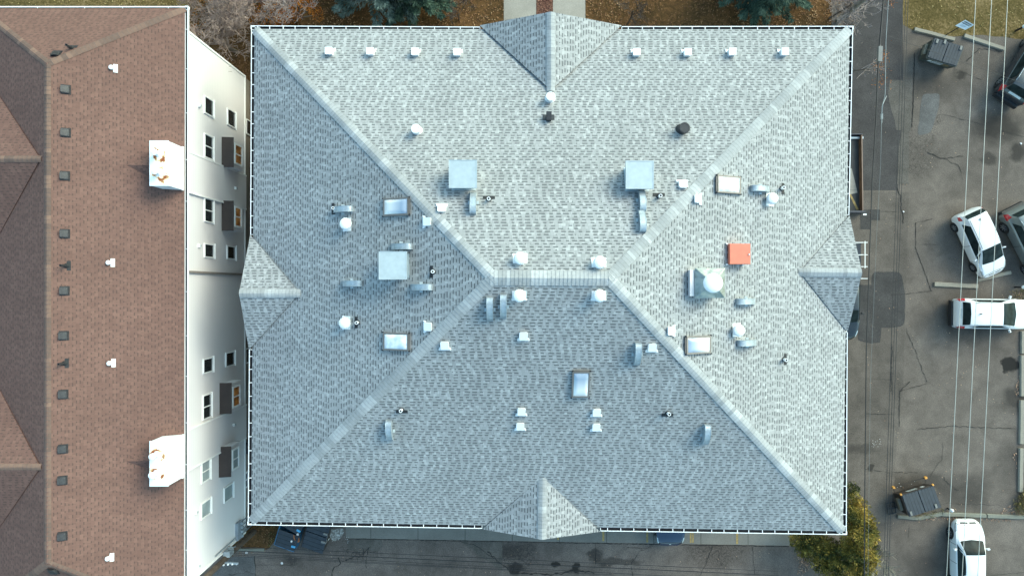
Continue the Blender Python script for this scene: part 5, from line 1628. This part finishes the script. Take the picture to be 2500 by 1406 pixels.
def conifer(label, base, height, radius, seed, mat, group=None, name="spruce_tree", dens=1.0):
    r = np.random.default_rng(seed); rr_ = random.Random(seed)
    root = thing(name, label, "tree", base, 0, group)
    T = MB(); T.cyl((0, 0, 0), (0, 0, height), .16, .02, n=8); link("trunk", T.mesh("trunk", M_bark), root)
    out = []
    nb = int(150 * dens)
    for b in range(nb):
        h = (b / nb) ** .9
        z = 1.0 + h * (height - 1.1)
        L = radius * (1 - h) ** .85 * rr_.uniform(.78, 1.12) + .12
        a = rr_.uniform(0, 2 * math.pi)
        dirn = np.array([math.cos(a), math.sin(a), 0]); side = np.array([-math.sin(a), math.cos(a), 0])
        m = int(190 * L / 2.0) + 20
        t = r.random(m) ** .7
        w = L * .26 * (1 - t) * .9 + .07
        s = r.uniform(-1, 1, m)
        droop = -.22 * t * L + .10 * (t ** 2) * L
        c = dirn[None] * (t * L)[:, None] + side[None] * (s * w)[:, None]
        c[:, 2] += z + droop - np.abs(s) * .05 + r.normal(0, .03, m)
        fd = dirn[None] * .75 + side[None] * (s * .9)[:, None] + np.stack([np.zeros(m), np.zeros(m), r.uniform(-.15, .35, m)], 1)
        fd /= np.linalg.norm(fd, axis=1)[:, None]
        ln = r.uniform(.14, .28, m); wd = r.uniform(.03, .055, m)
        up = np.array([0, 0, 1.0])
        sd_ = np.cross(fd, up); sd_ /= np.linalg.norm(sd_, axis=1)[:, None]
        tilt = r.uniform(-.6, .6, m)
        sd_ = sd_ + up[None] * tilt[:, None]
        out.append(np.stack([c - sd_ * wd[:, None], c + sd_ * wd[:, None], c + fd * ln[:, None]], 1).reshape(-1, 3))
    V = np.concatenate(out)
    link("crown", tris("crown", V, mat), root)
    return root

def clump_tree(label, base, blobs, seed, mat, n_per=520, leaf=(.09, .17), cat="tree", name="juniper_tree", stems=True, group=None, flat=.5, barkm=None, wmul=.4, spray=True):
    r = np.random.default_rng(seed)
    root = thing(name, label, cat, base, 0, group)
    T = MB(); out = []
    for (x, y, z, rx, rz) in blobs:
        if stems: T.tube([(0, 0, 0), (x * .4, y * .4, z * .5), (x, y, z)], [.07, .05, .015], 5)
        m = int(n_per * (rx / .6) ** 2)
        d = r.normal(size=(m, 3)); d /= np.linalg.norm(d, axis=1)[:, None]
        lump = 1 + .22 * np.sin(d[:, 0] * 5 + seed + x) * np.cos(d[:, 1] * 6 + y) + .12 * np.sin(d[:, 2] * 9 + x * 3)
        rad = (r.random(m) ** .35) * lump
        c = d * rad[:, None] * np.array([rx, rx, rz])[None] + np.array([x, y, z])[None]
        fd = d * .8 + r.normal(0, .45, (m, 3)) + np.array([0, 0, .35])[None]
        fd /= np.linalg.norm(fd, axis=1)[:, None]
        ln = r.uniform(leaf[0], leaf[1], m); wd = ln * wmul * r.uniform(.6, 1.2, m)
        q = r.normal(size=(m, 3)); sd_ = np.cross(fd, q); sd_ /= np.linalg.norm(sd_, axis=1)[:, None]
        out.append(np.stack([c - sd_ * wd[:, None], c + sd_ * wd[:, None], c + fd * ln[:, None]], 1).reshape(-1, 3))
    if stems: link("trunk", T.mesh("trunk", barkm or M_bark), root)
    link("crown", tris("crown", np.concatenate(out), mat), root)
    return root

# bare trees beyond the top edge
bare_tree("bare tree with pale tan twigs leaning over the white wall's upper corner", P(578, 128), 7.6, 1.35, 11, M_bark, M_twigA, lean=(-.04, -.10), levels=5, kids=(4, 5), first=.3, thin=.010)
bare_tree("bare tree with tan twigs beyond the gap, reaching the grey roof's corner", P(612, 25), 7.6, 1.3, 23, M_bark, M_twigA, lean=(-.05, -.18), levels=5, kids=(4, 5), thin=.010)
bare_tree("bare tree with pinkish grey twigs fanning over the orange shrub", P(742, -52), 8.5, 1.35, 31, M_bark, M_twigB, lean=(.0, -.20), levels=5, kids=(4, 5), thin=.011)
bare_tree("small dark leafless tree in the leaf litter right of the blue spruce", P(1121, 48), 2.6, 1.3, 41, M_twigD, M_twigD, levels=4, r0=.05, kids=(3, 5), thin=.009, cat="young tree")
bare_tree("small dark leafless tree in the leaf litter right of the front walk", P(1533, 58), 3.2, 1.3, 47, M_twigD, M_twigD, lean=(.1, .1), levels=4, r0=.06, kids=(3, 5), thin=.009, cat="young tree")
bare_tree("pale arching bare shrub tree around the pale utility pole", P(2025, 45), 4.6, 1.7, 53, M_bark, M_twigB, levels=4, r0=.07, kids=(3, 5), first=.1, thin=.011, lean=(.1, -.1))
# young trees by the right eave
def twig_leaf(label, base, h, seed, lean, blobs):
    t = bare_tree(label, base, h, 1.3, seed, M_bark, M_twigB, levels=3, r0=.05, kids=(2, 3), first=.4, thin=.010, lean=lean, group="thin twigs with last orange leaves by the right eave", cat="young tree", name="young_tree")
    r = np.random.default_rng(seed); out = []
    for x, y, z, rad in blobs:
        m = 60; c = r.normal(0, rad, (m, 3)) + np.array([x, y, z]); a = r.normal(size=(m, 3)); b = r.normal(size=(m, 3))
        a *= (.06 / np.linalg.norm(a, axis=1))[:, None]; b *= (.04 / np.linalg.norm(b, axis=1))[:, None]
        out.append(np.stack([c - a, c + b, c + a], 1).reshape(-1, 3))
    link("leaves", tris("leaves", np.concatenate(out), M_orange_l), t)
twig_leaf("thin tree with orange leaves beside the right eave below the roof corner", P(2076, 175), 3.2, 61, (.35, -.2), [(.9, -.3, 1.9, .22), (1.1, -1.1, 1.6, .22), (.8, .2, 2.2, .2)])
twig_leaf("thin twigs with orange tips reaching over the dark alley at the top", P(2070, 40), 3.4, 67, (.45, .1), [(1.6, .1, 2.0, .16), (1.0, .4, 2.4, .15)])

# evergreens
conifer("blue spruce with silvery boughs behind the roof's upper left eave", P(935, -22), 8.5, 3.2, 3, M_bluesp, "spruce trees behind the grey building")
conifer("darker spruce joined to the blue spruce's right side", P(1015, -10), 5.0, 2.4, 5, M_greensp, "spruce trees behind the grey building")
conifer("dark green spruce behind the roof's upper right eave", P(1858, -30), 8.5, 3.4, 8, M_greensp, "spruce trees behind the grey building")
conifer("dark evergreen between the two leftmost bare trees", P(580, -5), 4.5, 1.5, 9, M_greensp, "spruce trees behind the grey building", dens=.7)
# orange shrubs
rs = random.Random(5)
def blobs(n, rx, ry, z0, z1, r0, r1, seed):
    r = random.Random(seed); out = []
    for _ in range(n):
        a = r.uniform(0, 6.283); q = math.sqrt(r.random())
        out.append((math.cos(a) * q * rx, math.sin(a) * q * ry, r.uniform(z0, z1), r.uniform(r0, r1), r.uniform(r0, r1) * .7))
    return out
OG = "orange autumn shrubs by the grey roof's upper left corner"
clump_tree("bright orange shrub along the roof's upper left eave", P(725, 48), blobs(16, 1.6, .9, .6, 2.2, .35, .6, 1), 4, M_orange_l, n_per=330, leaf=(.05, .10), cat="shrub", name="autumn_shrub", group=OG, wmul=.5)
clump_tree("rusty orange shrub at the grey roof's upper left corner", P(648, 55), blobs(10, 1.0, 1.0, .5, 1.6, .3, .5, 2), 6, M_orange_l, n_per=300, leaf=(.05, .10), cat="shrub", name="autumn_shrub", group=OG, wmul=.5)
clump_tree("sparse orange shrub under the tan bare twigs beside the white wall", P(510, 40), blobs(9, 1.1, 1.0, .4, 1.4, .3, .5, 3), 7, M_orange_l, n_per=130, leaf=(.05, .09), cat="shrub", name="autumn_shrub", group=OG, wmul=.5)
# junipers at the lower right corner
def jb(pts):
    """blobs given by where their tops appear"""
    out = []
    for px, py, z, rx in pts:
        q = P(px, py, z); out.append((q.x, q.y, z, rx, rx * .85))
    return out
def juniper(label, base, pts, seed, **k):
    k.update(n_per=900, leaf=(.09, .19), wmul=.24)
    b = [(x - base.x, y - base.y, z, rx, rz) for x, y, z, rx, rz in jb(pts)]
    return clump_tree(label, base, b, seed, M_junip, **k)
juniper("tall olive juniper hugging the roof's lower right corner", P(2050, 1240),
        [(2078, 1195, 3.2, .42), (2080, 1225, 2.8, .55), (2098, 1240, 3.2, .5), (2095, 1262, 3.9, .55), (2110, 1270, 3.2, .55), (2120, 1290, 3.6, .55), (2086, 1282, 3.0, .6), (2108, 1305, 4.2, .6), (2128, 1312, 3.2, .42), (2090, 1318, 3.2, .7), (2060, 1280, 2.6, .7)], 12)
juniper("wide golden tipped juniper below the roof's lower right corner", P(2060, 1330),
        [(2098, 1345, 3.6, .6), (2120, 1342, 3.6, .5), (2128, 1365, 3.2, .45), (2110, 1378, 2.9, .65), (2075, 1340, 3.2, .6), (2080, 1372, 2.6, .7), (2050, 1350, 2.4, .75), (2100, 1400, 2.2, .55), (2118, 1405, 1.8, .45), (2065, 1395, 1.6, .6)], 14)
juniper("dark green juniper spreading left over the concrete apron's end", P(1990, 1325),
        [(1945, 1318, 1.4, .42), (1965, 1322, 1.9, .6), (1990, 1328, 2.4, .65), (1985, 1350, 1.6, .6), (2015, 1335, 2.4, .7), (2020, 1362, 1.8, .65), (2005, 1378, 1.2, .5), (2035, 1380, 1.4, .6), (1962, 1342, 1.0, .4), (2025, 1400, .9, .45)], 16)
bare_tree("tangle of dead grey twigs in the golden juniper's right side", P(2088, 1330, .0), 4.2, .9, 71, M_bark, M_kerb, levels=3, r0=.04, kids=(4, 6), first=.8, thin=.012, lean=(.12,-.05), group="dead twigs in the juniper", cat="dead shrub", name="dead_shrub")
clump_tree("tuft of dry yellow grass at the kerb's right end", P(2496, 1222), [(0, 0, .15, .55, .25), (-.2, -.4, .12, .4, .2), (.4, .4, .2, .6, .3)], 18, M_dryg, n_per=420, leaf=(.12, .25), cat="grass tuft", name="grass_tuft", stems=False, wmul=.12)
clump_tree("strip of dry weeds above the white crossover's hood", P(2488, 722), [(-.3, 0, .08, .35, .14), (.2, .05, .1, .4, .15), (.7, 0, .1, .4, .15)], 19, M_dryg, n_per=380, leaf=(.08, .18), cat="grass tuft", name="grass_tuft", stems=False, wmul=.12)
clump_tree("dark weeds along the leaf strip beside the blue dumpster", P(668, 1310), [(0, 0, .06, .3, .12), (.15, .6, .06, .3, .12), (-.1, -.45, .06, .25, .12)], 20, M_dryg, n_per=420, leaf=(.06, .14), cat="grass tuft", name="weed_patch", stems=False, wmul=.12)
clump_tree("brown dead weeds behind the brown dumpster's lids", P(2262, 1254), [(-.4, 0, .08, .3, .14), (.2, .1, .08, .3, .14), (.75, .25, .06, .25, .12)], 22, M_dryg, n_per=300, leaf=(.08, .18), cat="grass tuft", name="weed_patch", stems=False, wmul=.12)

# fallen leaves: scattered by the thousand
def inpoly(x, y, poly):
    c = np.zeros(len(x), bool); n = len(poly)
    for i in range(n):
        (x0, y0), (x1, y1) = poly[i], poly[(i + 1) % n]
        k = ((y0 > y) != (y1 > y)) & (x < (x1 - x0) * (y - y0) / (y1 - y0 + 1e-9) + x0)
        c ^= k
    return c
def leaves(name, label, polys, mat, size=(.03, .065), z=.03, seed=0):
    r = np.random.default_rng(seed); out = []
    for poly, dens in polys:
        w = [(P(a, b).x, P(a, b).y) for a, b in poly]
        xs = [q[0] for q in w]; ys = [q[1] for q in w]
        n = int(dens * (max(xs) - min(xs)) * (max(ys) - min(ys)))
        x = r.uniform(min(xs), max(xs), n); y = r.uniform(min(ys), max(ys), n)
        # clumpy: keep by a smooth field
        fld = np.sin(x * 1.7 + seed) * np.cos(y * 2.1 + seed * 2) + np.sin(x * .7 + y * .9 + seed)
        k = inpoly(x, y, w) & (r.random(n) < .62 + .25 * fld)
        x, y = x[k], y[k]; n = len(x)
        c = np.stack([x, y, np.full(n, z) + r.random(n) * .02], 1)
        a = r.uniform(0, 2 * np.pi, n); s = r.uniform(size[0], size[1], n)
        t = r.normal(0, .35, (n, 2))
        u = np.stack([np.cos(a), np.sin(a), t[:, 0]], 1) * s[:, None]; v = np.stack([-np.sin(a), np.cos(a), t[:, 1]], 1) * (s * .6)[:, None]
        out.append(np.stack([c - u, c - v, c + u, c + v], 1).reshape(-1, 3))
    o = link(name, tris(name, np.concatenate(out), mat, 4))
    return tag(o, label, "fallen leaves", None, "stuff")
leaves("fallen_leaves", "brown and tan leaves covering the ground behind the buildings", [([(461, -60), (1229, -60), (1229, 75), (605, 110), (612, 230), (461, 120)], 75), ([(1430, -60), (2090, -60), (2085, 80), (1430, 80)], 75), ([(1600, -60), (2095, -60), (2085, 80), (1900, 80)], 60)], M_litter, seed=1)
leaves("lawn_leaves", "yellow leaves speckling the lawn behind the brown roof", [([(-60, -60), (461, -60), (461, 40), (-60, 40)], 45), ([(2206, -60), (2560, -60), (2560, 100), (2420, 82), (2330, 88), (2210, 66)], 16)], M_litterg, (.025, .05), seed=2)
leaves("red_leaves", "red leaves filling the bed between the walk's two strips", [([(1310, -60), (1349, -60), (1349, 60), (1310, 60)], 160)], M_litterr, seed=3)
leaves("pale_leaves", "pale pinkish leaves piled along kerbs, wheel stops and the juniper", [([(1938, 1333), (1962, 1342), (1978, 1375), (1975, 1390), (1955, 1406), (1945, 1400), (1950, 1370)], 190),
       ([(2252, 1262), (2300, 1262), (2405, 1262), (2475, 1266), (2470, 1274), (2400, 1272), (2380, 1270), (2300, 1268), (2260, 1270)], 120), ([(2440, 1252), (2450, 1240), (2478, 1222), (2500, 1210), (2540, 1210), (2540, 1255)], 130),
       ([(2470, 1110), (2488, 1095), (2488, 1150), (2478, 1140)], 120), ([(2478, 960), (2489, 880), (2489, 1000)], 70), ([(2300, 1248), (2330, 1240), (2345, 1249), (2300, 1250)], 110), ([(2460, 715), (2540, 705), (2540, 735), (2480, 735)], 80)], M_litterp, (.03, .055), seed=4)
leaves("strip_leaves", "brown leaves on the dirt strip left of the blue dumpster", [([(612, 1290), (668, 1288), (664, 1330), (640, 1342), (585, 1345)], 150), ([(540, 1362), (575, 1345), (640, 1345), (600, 1356)], 90)], M_litter, (.025, .05), seed=5)
leaves("scattered_leaves", "odd pale leaves and grit scattered over the parking lot and alleys", [([(2100, 80), (2500, 130), (2500, 1406), (2110, 1406)], 1.6), ([(640, 1330), (1950, 1340), (1950, 1406), (640, 1406)], 2.5), ([(2205, 1200), (2330, 1160), (2330, 1250), (2205, 1250)], 4)], M_litterp, (.018, .04), z=.035, seed=6)
leaves("paper_grit", "cluster of tiny white scraps on the alley", [([(2125, 1070), (2150, 1068), (2152, 1092), (2128, 1090)], 60), ([(2180, 1175), (2240, 1168), (2245, 1178), (2185, 1190)], 18), ([(798, 1290), (850, 1290), (860, 1325), (800, 1325)], 50)], M_bag, (.015, .03), z=.035, seed=8)
leaves("gap_leaves", "dark leaves lying in the gap between the buildings", [([(590, 110), (640, 110), (640, 1300), (590, 1300)], 40)], M_litter, (.03, .05), seed=9)
